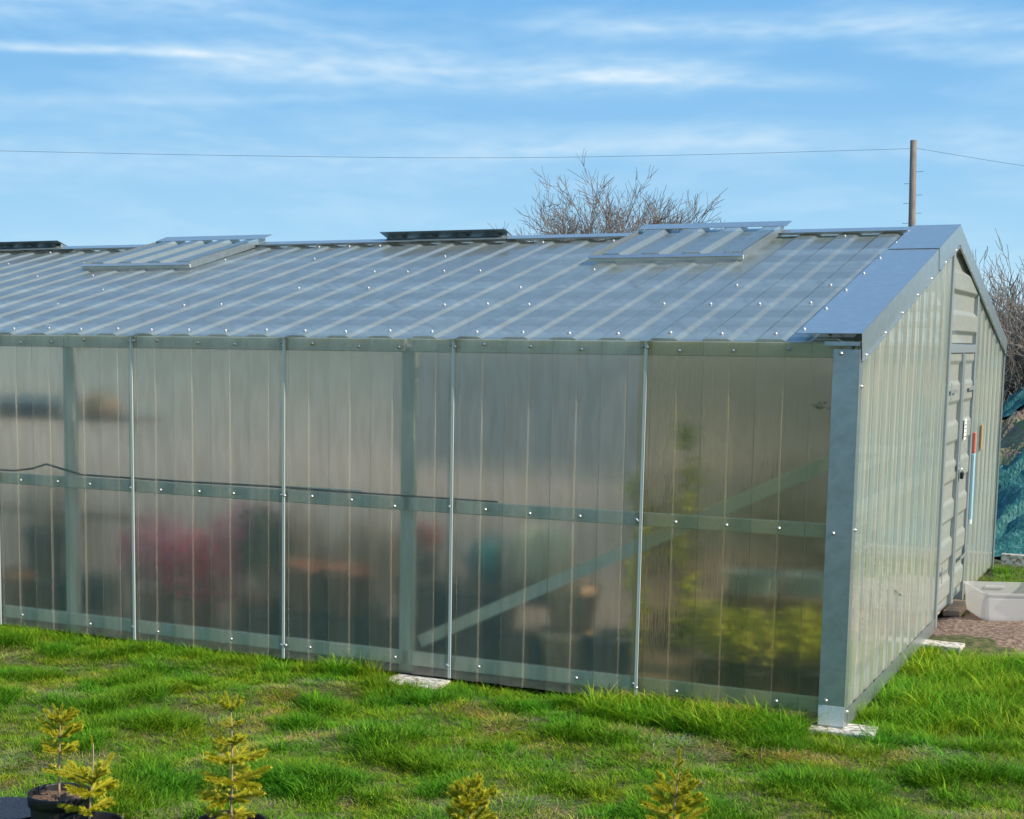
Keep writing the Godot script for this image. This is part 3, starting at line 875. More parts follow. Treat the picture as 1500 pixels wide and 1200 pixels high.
func open_tub(size: Vector3, wall: float, flare: float, rim: float) -> ArrayMesh:     # a rectangular tub, open above, base at y = 0
	var st := mb()
	var ring := func(x: float, z: float, y: float) -> Array:
		var c := []
		var r := 0.035
		for k in 4:
			var sx: float = [1, -1, -1, 1][k]
			var sz: float = [1, 1, -1, -1][k]
			for i in 4:
				var a: float = PI / 2.0 * k + PI / 2.0 * i / 3.0
				c.append(Vector3(sx * (x - r) + cos(a) * r, y, sz * (z - r) + sin(a) * r))
		return c
	var x0 := size.x / 2.0 - flare
	var z0 := size.z / 2.0 - flare
	var x1 := size.x / 2.0
	var z1 := size.z / 2.0
	var rings := [ring.call(x0, z0, 0.0), ring.call(x0 + flare * 0.8, z0 + flare * 0.8, size.y * 0.78), ring.call(x1 - 0.004, z1 - 0.004, size.y * 0.8), ring.call(x1, z1, size.y - 0.012), ring.call(x1 + rim, z1 + rim, size.y - 0.012), ring.call(x1 + rim, z1 + rim, size.y), ring.call(x1 - wall, z1 - wall, size.y), ring.call(x0 + flare * 0.8 - wall, z0 + flare * 0.8 - wall, size.y * 0.76), ring.call(x0 - wall, z0 - wall, wall)]
	for i in rings.size() - 1:
		for k in 16:
			var k2 := (k + 1) % 16
			q(st, rings[i][k2], rings[i][k], rings[i + 1][k], rings[i + 1][k2])
	for k in range(1, 15):
		tri(st, rings[0][0], rings[0][k], rings[0][k + 1])
		tri(st, rings[-1][0], rings[-1][k + 1], rings[-1][k])
	return done(st)

func heap_y(x: float, z: float) -> float:
	var d := Vector2((x - 1.2) / 3.6, (z + 10.3) / 3.7).length()
	return 1.78 * (1.0 - smooth(0.12, 1.0, d)) + bumps.get_noise_2d(x * 3.0, z * 3.0) * 0.14 * (1.0 - smooth(0.7, 1.0, d)) - 0.08

func heap_sheet(inside: Callable, up: float, step: float, crease: float) -> ArrayMesh:
	var st := mb(true)
	var x := -2.5
	while x < 4.9:
		var z := -14.1
		while z < -6.4:
			if inside.call(x + step / 2.0, z + step / 2.0):
				var c := []
				for k in [[0, 1], [1, 1], [1, 0], [0, 0]]:
					var px: float = x + k[0] * step
					var pz: float = z + k[1] * step
					var fold := crease * (absf(bumps.get_noise_2d(px * 7.0 + pz * 3.0, pz * 4.0)) + 0.4 * bumps.get_noise_2d(px * 22.0, pz * 22.0))
					c.append(Vector3(px, heap_y(px, pz) + up + fold, pz))
				q(st, c[0], c[1], c[2], c[3])
			z += step
		x += step
	return done(st)

func slab(at: Vector3, size: Vector3, turn: float, label: String) -> void:
	var o := solo("concrete_slab", box(size, 0.006), M.concrete, at, label, "slab", "pale concrete slabs under the greenhouse edge")
	o.rotation.y = turn

# ------------------------------------------------------------------ the scene
func _ready() -> void:
	rng.seed = 2024
	# camera
	var cam := Camera3D.new()
	cam.name = "camera"
	cam.projection = Camera3D.PROJECTION_FRUSTUM
	cam.near = 0.05
	cam.far = 2000.0
	cam.size = 0.53617 * 0.05
	cam.frustum_offset = Vector2(0.06984, 0.07343) * 0.05
	cam.position = Vector3(1.4733, 1.8982, 7.6798)
	cam.rotation = Vector3(-0.1177, 0.4736, 0.0105)
	add_child(cam)
	cam.current = true
	# sky
	var env := Environment.new()
	env.background_mode = Environment.BG_SKY
	var sky := Sky.new()
	var pan := PanoramaSkyMaterial.new()
	pan.panorama = sky_panorama()
	sky.sky_material = pan
	env.sky = sky
	env.background_energy_multiplier = 1.0
	env.tonemap_mode = Environment.TONE_MAPPER_LINEAR
	env.tonemap_exposure = 1.08
	env.sdfgi_enabled = true
	env.ssao_enabled = true
	env.ssil_enabled = true
	var we := WorldEnvironment.new()
	we.name = "environment"
	we.environment = env
	add_child(we)
	# sun: high on the right, almost square to the gable end
	var sun := DirectionalLight3D.new()
	sun.name = "sun"
	sun.light_energy = 1.6
	sun.light_angular_distance = 0.5
	sun.light_color = Color(1.0, 0.955, 0.88)
	sun.shadow_enabled = true
	add_child(sun)
	sun.look_at_from_position(Vector3(0.78, 0.62, 0.07) * 50.0, Vector3.ZERO)

	bumps.seed = 4
	bumps.frequency = 1.0
	bumps.fractal_octaves = 3
	patches.seed = 21
	patches.frequency = 1.0
	patches.fractal_octaves = 3
	make_materials()

	# setting
	make_ground()
	structure("path", blob_sheet(Vector2(1.6, -3.6), 1.75, 1.15, 0.012, 8, 0.12), M.path_soil)
	var st := mb()
	q(st, Vector3(-9.85, -0.012, -0.06), Vector3(-0.05, -0.012, -0.06), Vector3(-0.05, -0.012, -6.3), Vector3(-9.85, -0.012, -6.3))
	structure("greenhouse_floor", done(st), M.floor_soil)
	st = mb()
	q(st, Vector3(-60, -0.02, -8.0), Vector3(-4.5, -0.02, -8.0), Vector3(-4.5, -0.02, -28.0), Vector3(-60, -0.02, -28.0))
	structure("field", done(st), M.field_soil)
	print("ground")
	make_greenhouse()
	print("greenhouse")
	rng.seed = 5
	make_grass()
	print("grass")
	make_tree()
	var shrub_spots := [[0.0, -11.6, 2.7, 1.2], [0.9, -11.9, 2.9, 1.2], [-2.6, -12.6, 2.7, 0.9], [-1.5, -12.0, 3.1, 0.9], [-0.55, -12.4, 3.15, 1.0], [0.3, -12.0, 3.0, 1.0], [1.3, -12.5, 3.1, 1.0], [-4.0, -13.0, 2.3, 0.7], [2.4, -12.2, 3.0, 1.0]]
	var shrub_words := ["bushy shrub with dead leaves crowding the back of the net heap", "bushy bare shrub leaning over the back of the net heap", "bare brown shrub with its twig tips showing behind the gable peak", "tall bare brown shrub right behind the gable peak", "tall bare shrub standing behind the green net heap", "thick bare shrub behind the heap, dark with dead leaves below", "bare shrub in the hedge beyond the right of the heap", "low bare shrub hidden behind the greenhouse wall", "bare shrub at the outer end of the hedge"]
	for i in shrub_spots.size():
		var s: Array = shrub_spots[i]
		make_shrub(Vector3(s[0], -0.03, s[1]), s[2], 17, shrub_words[i], 100 + i, s[3])
	print("trees")
	make_outside()
	make_inside()
	print("done")

func make_outside() -> void:
	rng.seed = 9
	# utility pole with climbing pegs
	var pole := thing("utility_pole", Vector3(-6.4, -0.04, -41.9), "weathered wooden utility pole with climbing pegs and no crossarm", "pole")
	var st := mb(true)
	tube(st, [Vector3(0, 0, 0), Vector3(-0.08, 4.0, 0.0), Vector3(-0.2, 8.2, 0.0)], [0.14, 0.115, 0.098], 12)
	part("post", done(st), M.pole_wood, pole)
	var peg := box(Vector3(0.22, 0.011, 0.011))
	for s in [[6.0, 1], [6.9, -1], [7.25, 1], [6.3, -1], [5.4, 1], [6.55, 1], [5.7, -1], [5.0, -1], [4.4, 1]]:
		part("climbing_peg", peg, M.dark_metal, pole, Transform3D(Basis(Vector3.UP, 0.15), Vector3(-0.14 + s[1] * 0.17, s[0], 0)))
	for c in [[[Vector3(-40.98, 7.8, -24.53), Vector3(-36.3, 7.66, -26.9), Vector3(-31.62, 7.58, -29.3), Vector3(-25.07, 7.51, -32.64), Vector3(-18.53, 7.52, -36.0), Vector3(-12.93, 7.67, -38.88), Vector3(-6.69, 7.92, -41.95)], "thin overhead wire sagging across the sky left of the pole"], [[Vector3(-6.5, 7.92, -41.95), Vector3(-3.57, 7.45, -43.65), Vector3(0.22, 6.95, -45.48), Vector3(6.0, 6.6, -48.3)], "thin overhead wire running down to the right of the pole"]]:
		st = mb(true)
		var curve := Curve3D.new()
		for i in c[0].size():
			var t: Vector3 = (c[0][mini(i + 1, c[0].size() - 1)] - c[0][maxi(i - 1, 0)]) / 6.0
			curve.add_point(c[0][i], -t, t)
		var pts := []
		var rad := []
		for k in 41:
			pts.append(curve.sample_baked(curve.get_baked_length() * k / 40.0, true)); rad.append(0.0048)
		tube(st, pts, rad, 4, false)
		solo("overhead_wire", done(st), M.dark_metal, Vector3.ZERO, c[1], "wire")
	# soil heap with green netting
	var all := func(x: float, z: float) -> bool: return heap_y(x, z) > -0.07
	solo("soil_heap", heap_sheet(all, 0.0, 0.09, 0.05), M.heap_soil, Vector3.ZERO, "big heap of brown soil and turf behind the greenhouse corner", "soil heap")
	var low_net := func(x: float, z: float) -> bool: return heap_y(x, z) > -0.06 and z > -8.45 - 0.45 * sin(x * 0.9 + 0.3) - 0.12 * bumps.get_noise_2d(x * 2.0, 3.0)
	solo("green_net", heap_sheet(low_net, 0.05, 0.06, 0.07), M.net, Vector3.ZERO, "dark green net sheet draped over the front foot of the soil heap", "net")
	var top_net := func(x: float, z: float) -> bool: return z < -9.62 - 0.2 * sin(x * 1.4) and heap_y(x, z) > 0.3
	solo("green_net", heap_sheet(top_net, 0.06, 0.06, 0.1), M.net, Vector3.ZERO, "dark green net sheet over the crest of the soil heap", "net")
	var t := Transform3D.IDENTITY
	solo("edging_board", box(Vector3(3.2, 0.11, 0.06), 0.005), M.concrete, Vector3(1.65, 0.02, -6.75), "long white edging board at the foot of the green net", "edging")
	# slabs the frame stands on
	slab(Vector3(-2.33, -0.03, 0.12), Vector3(0.34, 0.05, 0.24), -0.03, "white concrete slab poking out of the grass under the long wall")
	slab(Vector3(0.02, -0.034, 0.0), Vector3(0.32, 0.06, 0.2), 0.04, "white concrete slab under the near corner trim")
	slab(Vector3(0.12, -0.028, -2.52), Vector3(0.3, 0.06, 0.16), -0.06, "white concrete slab beside the trodden soil by the door")
	# storage tub
	var tub := thing("storage_tub", Vector3(0.36, 0.0, -3.98), "clear cloudy plastic storage tub without a lid by the door", "storage tub", "", 0.38)
	tub.position.y = -0.022
	part("tub_body", open_tub(Vector3(0.44, 0.2, 0.54), 0.004, 0.014, 0.01), M.tub_plastic, tub)
	for z in [-1.0, 1.0]:
		part("handle", box(Vector3(0.14, 0.02, 0.016), 0.004), M.tub_plastic, tub, Transform3D(Basis.IDENTITY, Vector3(0, 0.165, z * 0.258)))
	# door sill
	solo("door_sill", box(Vector3(0.12, 0.045, 0.55), 0.006), M.plank, Vector3(0.03, -0.012, -4.05), "short wooden sill board lying under the double door", "board")
	# weed membrane, bottom left
	st = mb(true)
	for i in 16:
		for j in 10:
			var c := []
			for k in [[0, 1], [1, 1], [1, 0], [0, 0]]:
				var x: float = -3.9 + (i + k[0]) * 0.085
				var z: float = 2.92 + (j + k[1]) * 0.09 - (x + 2.6) * 0.14
				c.append(Vector3(x, ground_at(x, z) + 0.035 + 0.012 * bumps.get_noise_2d(x * 9.0, z * 9.0), z))
			q(st, c[0], c[1], c[2], c[3])
	solo("weed_membrane", done(st), M.membrane, Vector3.ZERO, "dark blue-black woven weed membrane lying on the lawn beside the pots", "membrane")
	# saplings
	for k in 4: M.branch_mesh.append(branch_mesh([0, 2, 3, 4][k], 300 + k))
	rng.seed = 31
	sapling("potted_spruce", Vector3(-2.25, -0.012, 3.26), 0.33, [[0.3, 4, 0.06, 0.1], [0.55, 6, 0.09, 0.35], [0.72, 6, 0.1, 0.55], [0.88, 5, 0.08, 0.7], [0.98, 3, 0.05, 0.9]], "sparse yellowing spruce sapling in a black pot beside the membrane", 0.4, 0.123)
	sapling("potted_spruce", Vector3(-2.02, -0.04, 3.36), 0.32, [[0.22, 6, 0.1, 0.05], [0.42, 7, 0.12, 0.25], [0.52, 5, 0.12, 0.45], [0.96, 1, 0.05, 1.4]], "spruce sapling with one bare brown leading shoot in front of a black pot", 1.4, 0.11)
	sapling("potted_spruce", Vector3(-1.505, -0.03, 3.215), 0.44, [[0.1, 5, 0.08, -0.1], [0.25, 7, 0.12, 0.0], [0.4, 7, 0.13, 0.05], [0.55, 6, 0.12, 0.3], [0.7, 6, 0.09, 0.35], [0.85, 4, 0.055, 0.4], [0.98, 4, 0.07, 0.75]], "tallest golden spruce sapling in a black pot on the lawn", 0.0, 0.128)
	sapling("potted_spruce", Vector3(-0.76, -0.06, 2.8), 0.2, [[0.3, 7, 0.12, 0.5], [0.5, 7, 0.13, 0.7], [0.75, 6, 0.1, 0.9], [0.95, 3, 0.05, 1.1]], "low twiggy spruce sapling with thin upright brown stems", 0.9, 0.115)
	sapling("potted_spruce", Vector3(-0.12, -0.06, 2.36), 0.24, [[0.15, 7, 0.14, 0.2], [0.35, 7, 0.14, 0.45], [0.6, 5, 0.11, 0.6], [0.85, 4, 0.06, 0.6], [1.0, 1, 0.09, 1.5]], "spruce sapling with one upright golden leader and spreading side shoots", 2.2, 0.115)

func make_inside() -> void:
	rng.seed = 61
	var green := [Color(0.05, 0.12, 0.03), Color(0.09, 0.17, 0.04), Color(0.04, 0.08, 0.03)]
	var yellow := [Color(0.65, 0.66, 0.03), Color(0.5, 0.55, 0.03), Color(0.75, 0.7, 0.05)]
	var pink := [Color(0.92, 0.09, 0.2), Color(0.95, 0.2, 0.32), Color(0.9, 0.06, 0.12)]
	# cable along the rail
	var st := mb(true)
	tube(st, [Vector3(-6.4, 1.03, -0.018), Vector3(-5.35, 1.03, -0.018), Vector3(-5.2, 1.05, -0.016), Vector3(-5.08, 1.085, -0.016), Vector3(-4.95, 1.06, -0.016), Vector3(-4.8, 1.03, -0.018), Vector3(-4.0, 1.026, -0.018), Vector3(-3.4, 1.03, -0.018), Vector3(-2.9, 1.025, -0.018), Vector3(-1.9, 1.022, -0.018)], [0.007, 0.007, 0.007, 0.007, 0.007, 0.007, 0.007, 0.007, 0.006, 0.005], 6)
	solo("black_cable", done(st), M.black, Vector3.ZERO, "black cable lying along the middle rail behind the long wall", "cable")
	solo("metal_strip", box(Vector3(0.5, 0.022, 0.01), 0.002), M.bright, Vector3(-3.02, 1.028, -0.03), "short pale metal strip lying on the middle rail", "strip")
	# pink flowering plants
	var mauve := [Color(0.85, 0.25, 0.45), Color(0.9, 0.4, 0.5), Color(0.75, 0.2, 0.4)]
	for s in [[-4.16, -0.42, 0.14, 0.42, 0.27, pink, "bright pink flowering pot plant behind the long wall, the reddest of the row"], [-4.6, -0.55, 0.13, 0.5, 0.26, mauve, "mauve flowering pot plant left of the reddest one behind the long wall"], [-3.98, -0.75, 0.14, 0.62, 0.25, mauve, "tall mauve flowering pot plant behind the reddest one"]]:
		var pp := pot_plant("flowering_plant", Vector3(s[0], -0.012, s[1]), s[2], M.terracotta, s[6], "pink flowers inside the greenhouse")
		leaf_clump(pp, "foliage", 160, Vector3(0, s[3] - 0.12, 0), Vector3(0.22, 0.16, 0.22), green, 1.0)
		leaf_clump(pp, "flowers", 1000, Vector3(0, s[3], 0), Vector3(0.3, s[4], 0.26), s[5], 0.9)
	var p := pot_plant("leafy_plant", Vector3(-3.68, -0.012, -0.42), 0.12, M.black_pot, "dark green leafy pot plant right of the pink flowers", "")
	leaf_clump(p, "foliage", 380, Vector3(0, 0.66, 0), Vector3(0.16, 0.24, 0.16), green, 1.1)
	# terracotta and black pots
	var st2 := mb(true)
	lathe(st2, [Vector2(0.0001, 0), Vector2(0.11, 0), Vector2(0.15, 0.24), Vector2(0.165, 0.24), Vector2(0.165, 0.3), Vector2(0.15, 0.3), Vector2(0.14, 0.26), Vector2(0.09, 0.02), Vector2(0.0001, 0.02)], 20)
	var big := done(st2)
	for s in [[-3.36, -0.45, 0.23, M.terracotta, "terracotta pot on the dark crate in the second bay"], [-3.06, -0.42, 0.23, M.terracotta, "terracotta pot on the dark crate right beside the thin post"], [-5.72, -0.5, 0.0, M.terracotta, "terracotta pot on the floor behind the leftmost sheets"], [-5.55, -0.55, 0.3, M.black_pot, "black pot stacked on the crate behind the leftmost sheets"], [-5.3, -0.4, 0.0, M.black_pot, "black pot just left of the broad post"], [-1.36, -0.36, 0.0, M.black_pot, "black pot beside the buff pot at the last joint"], [-1.6, -0.34, 0.0, M.buff, "lower of two buff pots behind the last joint"], [-1.58, -0.36, 0.26, M.buff, "upper of two buff pots behind the last joint"]]:
		solo("plant_pot", big, s[3], Vector3(s[0], -0.012 + s[2], s[1]), s[4], "plant pot", "plant pots inside the greenhouse")
	var tray := open_tub(Vector3(0.56, 0.22, 0.36), 0.006, 0.02, 0.006)
	for s in [[-3.2, -0.42, 0.0, "dark plastic crate under the two terracotta pots"], [-2.55, -0.42, 0.0, "dark plastic crate just right of the thin post"], [-2.0, -0.42, 0.0, "dark plastic crate below the cream sack"], [-5.5, -0.85, 0.0, "dark plastic crate behind the leftmost sheets"], [-2.3, -0.5, 0.22, "dark plastic crate stacked on the others under the bench"]]:
		solo("plastic_crate", tray, M.black_pot, Vector3(s[0], -0.012 + s[2], s[1]), s[3], "crate", "dark crates inside the greenhouse")
	plank_bench("potting_bench", Vector3(-2.25, -0.012, -0.78), 1.15, 0.5, 0.48, "low plank potting bench behind the thin post")
	var sack := mb(true)
	bx(sack, Vector3(0, 0.17, 0), Vector3(0.36, 0.36, 0.2), Basis.IDENTITY, 0.07)
	solo("cream_sack", done(sack), M.cream, Vector3(-1.9, 0.468, -0.68), "plump cream sack standing on the plank bench", "sack")
	var can := thing("watering_can", Vector3(-2.25, 0.468, -0.66), "teal watering can on the plank bench beside the cream sack", "watering can")
	st = mb(true)
	lathe(st, [Vector2(0.0001, 0), Vector2(0.1, 0), Vector2(0.105, 0.2), Vector2(0.085, 0.24), Vector2(0.0001, 0.24)], 20)
	part("body", done(st), M.teal, can)
	st = mb(true)
	tube(st, [Vector3(-0.09, 0.06, 0), Vector3(-0.18, 0.16, 0), Vector3(-0.25, 0.27, 0)], [0.022, 0.016, 0.014], 8)
	part("spout", done(st), M.teal, can)
	st = mb(true)
	tube(st, [Vector3(0.1, 0.05, 0), Vector3(0.17, 0.12, 0), Vector3(0.15, 0.24, 0), Vector3(0.05, 0.3, 0), Vector3(-0.06, 0.235, 0)], [0.011, 0.011, 0.011, 0.011, 0.011], 8)
	part("handle", done(st), M.teal, can)
	p = pot_plant("flowering_plant", Vector3(-2.66, 0.468, -0.66), 0.08, M.black_pot, "small red flowering pot plant on the end of the plank bench", "pink flowers inside the greenhouse")
	leaf_clump(p, "foliage", 80, Vector3(0, 0.2, 0), Vector3(0.12, 0.08, 0.12), green, 0.8)
	leaf_clump(p, "flowers", 220, Vector3(0, 0.25, 0), Vector3(0.12, 0.09, 0.12), [Color(0.75, 0.1, 0.08), Color(0.75, 0.18, 0.12)], 0.8)
	# shelf high on the left
	var shelf := thing("plank_shelf", Vector3(-5.45, -0.012, -0.62), "tall plank shelf behind the broad post", "shelf")
	part("board", box(Vector3(1.5, 0.03, 0.3), 0.003), M.plank, shelf, Transform3D(Basis.IDENTITY, Vector3(0, 1.36, 0)))
	part("board", box(Vector3(1.5, 0.03, 0.3), 0.003), M.plank, shelf, Transform3D(Basis.IDENTITY, Vector3(0, 0.72, 0)))
	for x in [-0.72, 0.72]:
		for z in [-0.12, 0.12]:
			part("upright", box(Vector3(0.03, 1.34, 0.03), 0.003), M.galvanised, shelf, Transform3D(Basis.IDENTITY, Vector3(x, 0.67, z)))
	var bag := mb(true)
	bx(bag, Vector3(0, 0.06, 0), Vector3(0.5, 0.12, 0.24), Basis.IDENTITY, 0.05)
	solo("blue_bag", done(bag), M.navy, Vector3(-5.75, 1.363, -0.62), "flat dark blue bag lying on the tall plank shelf", "bag")
	var pouch := mb(true)
	lathe(pouch, [Vector2(0.0001, 0), Vector2(0.14, 0.01), Vector2(0.18, 0.07), Vector2(0.14, 0.14), Vector2(0.05, 0.18), Vector2(0.0001, 0.185)], 18, 0.7)
	solo("peach_bag", done(pouch), M.buff, Vector3(-5.12, 1.363, -0.62), "rounded peach coloured bag on the tall plank shelf", "bag")
	# taller plants further back
	var olive := [Color(0.1, 0.11, 0.03), Color(0.16, 0.14, 0.05), Color(0.07, 0.09, 0.03)]
	var rusty := [Color(0.55, 0.33, 0.17), Color(0.42, 0.26, 0.13), Color(0.3, 0.26, 0.1)]
	for s in [[-1.35, -1.5, 1.1, 0, "tall dark olive plant behind the climbers of the end bay"], [-0.75, -1.75, 1.2, 0, "tall dark olive plant behind the pale boxes"], [-0.3, -1.4, 0.95, 0, "dark olive plant close to the gable wall behind the boxes"], [-3.75, -0.85, 0.8, 1, "rusty brown dried plant behind the two terracotta pots"], [-3.2, -0.95, 0.75, 1, "rusty brown dried plant left of the plank bench"], [-5.9, -1.1, 0.9, 1, "rusty brown dried plant under the tall plank shelf"]]:
		p = pot_plant("tall_plant", Vector3(s[0], -0.012, s[1]), 0.13, M.black_pot, s[4], "tall plants at the back of the bays")
		leaf_clump(p, "foliage", 520, Vector3(0, s[2] * 0.62, 0), Vector3(0.3, s[2] * 0.42, 0.26), olive if s[3] == 0 else rusty, 1.3)
	# a pale blue sheet hung across the middle bay
	st = mb(true)
	for i in 30:
		for j in 8:
			var c := []
			for k in [[0, 0], [1, 0], [1, 1], [0, 1]]:
				var x: float = -3.55 + (i + k[0]) * 0.06
				c.append(Vector3(x, 1.02 + (j + k[1]) * 0.108, -2.0 + 0.04 * sin(x * 14.0) + 0.02 * sin(x * 37.0)))
			q(st, c[0], c[1], c[2], c[3])
	solo("hung_sheet", done(st), M.blue_film, Vector3.ZERO, "pale blue plastic film hung across the middle of the greenhouse", "plastic film")
	# yellow-green plants in the clear end bay
	for s in [[-0.56, -0.4, 0.1, 0.2, "yellow green leafy plant in the end bay, beside the corner"], [-0.8, -0.45, 0.1, 0.15, "smaller yellow green leafy plant in the middle of the end bay"], [-0.3, -0.55, 0.1, 0.16, "yellow green leafy plant nearest the gable wall"]]:
		p = pot_plant("yellow_plant", Vector3(s[0], -0.012, s[1]), s[2], M.black_pot, s[4], "yellow green plants in the end bay")
		leaf_clump(p, "foliage", 330, Vector3(0, 0.36, 0), Vector3(s[3], 0.15, s[3]), yellow, 1.0)
	for s in [[-0.96, -0.4, 1.5, "tall yellow green climber on a cane in the end bay"], [-1.22, -0.36, 1.15, "thin yellowing climber on a cane beside the last joint"]]:
		var cl := thing("climbing_plant", Vector3(s[0], -0.012, s[1]), s[3], "climber", "climbers on canes")
		st = mb(true)
		tube(st, [Vector3.ZERO, Vector3(0.01, s[2], 0)], [0.007, 0.005], 6)
		part("cane", done(st), M.plank, cl)
		for k in 6:
			leaf_clump(cl, "foliage", 50, Vector3(0.01 + 0.03 * sin(k * 2.1), s[2] * (0.25 + 0.14 * k), 0), Vector3(0.05, 0.13, 0.05), yellow, 0.9)
	for s in [[-0.34, 0.0, "pale blue plastic box on the block nearest the gable"], [-0.66, 0.06, "pale blue plastic box on the block further from the gable"]]:
		solo("plastic_box", open_tub(Vector3(0.26, 0.12, 0.2), 0.004, 0.012, 0.006), M.pale_blue, Vector3(s[0], 0.51, -0.85 + s[1]), s[2], "box", "pale boxes in the end bay")
	for s in [[-0.68, "upended wooden block under the pale box further from the gable"], [-0.34, "upended wooden block under the pale box nearest the gable"]]:
		solo("wooden_block", box(Vector3(0.3, 0.52, 0.34), 0.008), M.plank, Vector3(s[0], 0.25, -0.85), s[1], "block", "blocks in the end bay")
	var dirt := thing("dead_leaf_clump", Vector3(-0.175, 1.6, -0.05), "small dark clump of dead leaves stuck high behind the clear end sheet", "leaf clump")
	leaf_clump(dirt, "leaves", 26, Vector3.ZERO, Vector3(0.05, 0.018, 0.012), [Color(0.05, 0.04, 0.025), Color(0.08, 0.065, 0.03)], 0.35)
	# tools leaning behind the gable wall
	var tool := thing("hanging_tool", Vector3(0.034, 0.56, -4.53), "slim light blue tool with a red handle hanging beside the door", "tool")
	part("shaft", box(Vector3(0.02, 0.5, 0.06), 0.004), M.sky_blue, tool, Transform3D(Basis(Vector3.RIGHT, 0.03), Vector3(0, 0.29, 0)))
	part("handle", box(Vector3(0.022, 0.16, 0.05), 0.005), M.red, tool, Transform3D(Basis(Vector3.RIGHT, 0.03), Vector3(0, 0.622, 0.01)))
	part("tip", box(Vector3(0.018, 0.04, 0.045), 0.004), M.paper, tool, Transform3D(Basis.IDENTITY, Vector3(0, 0.02, 0)))
	var strip := thing("orange_tag", Vector3(0.03, 1.1, -5.02), "short orange tag hanging on the gable wall beyond the door", "tag")
	part("tag_strip", box(Vector3(0.006, 0.2, 0.05), 0.002), M.orange, strip, Transform3D(Basis.IDENTITY, Vector3(0, 0.1, 0)))
	part("tag_hook", box(Vector3(0.006, 0.02, 0.012), 0.002), M.bright, strip, Transform3D(Basis.IDENTITY, Vector3(0, 0.21, 0)))

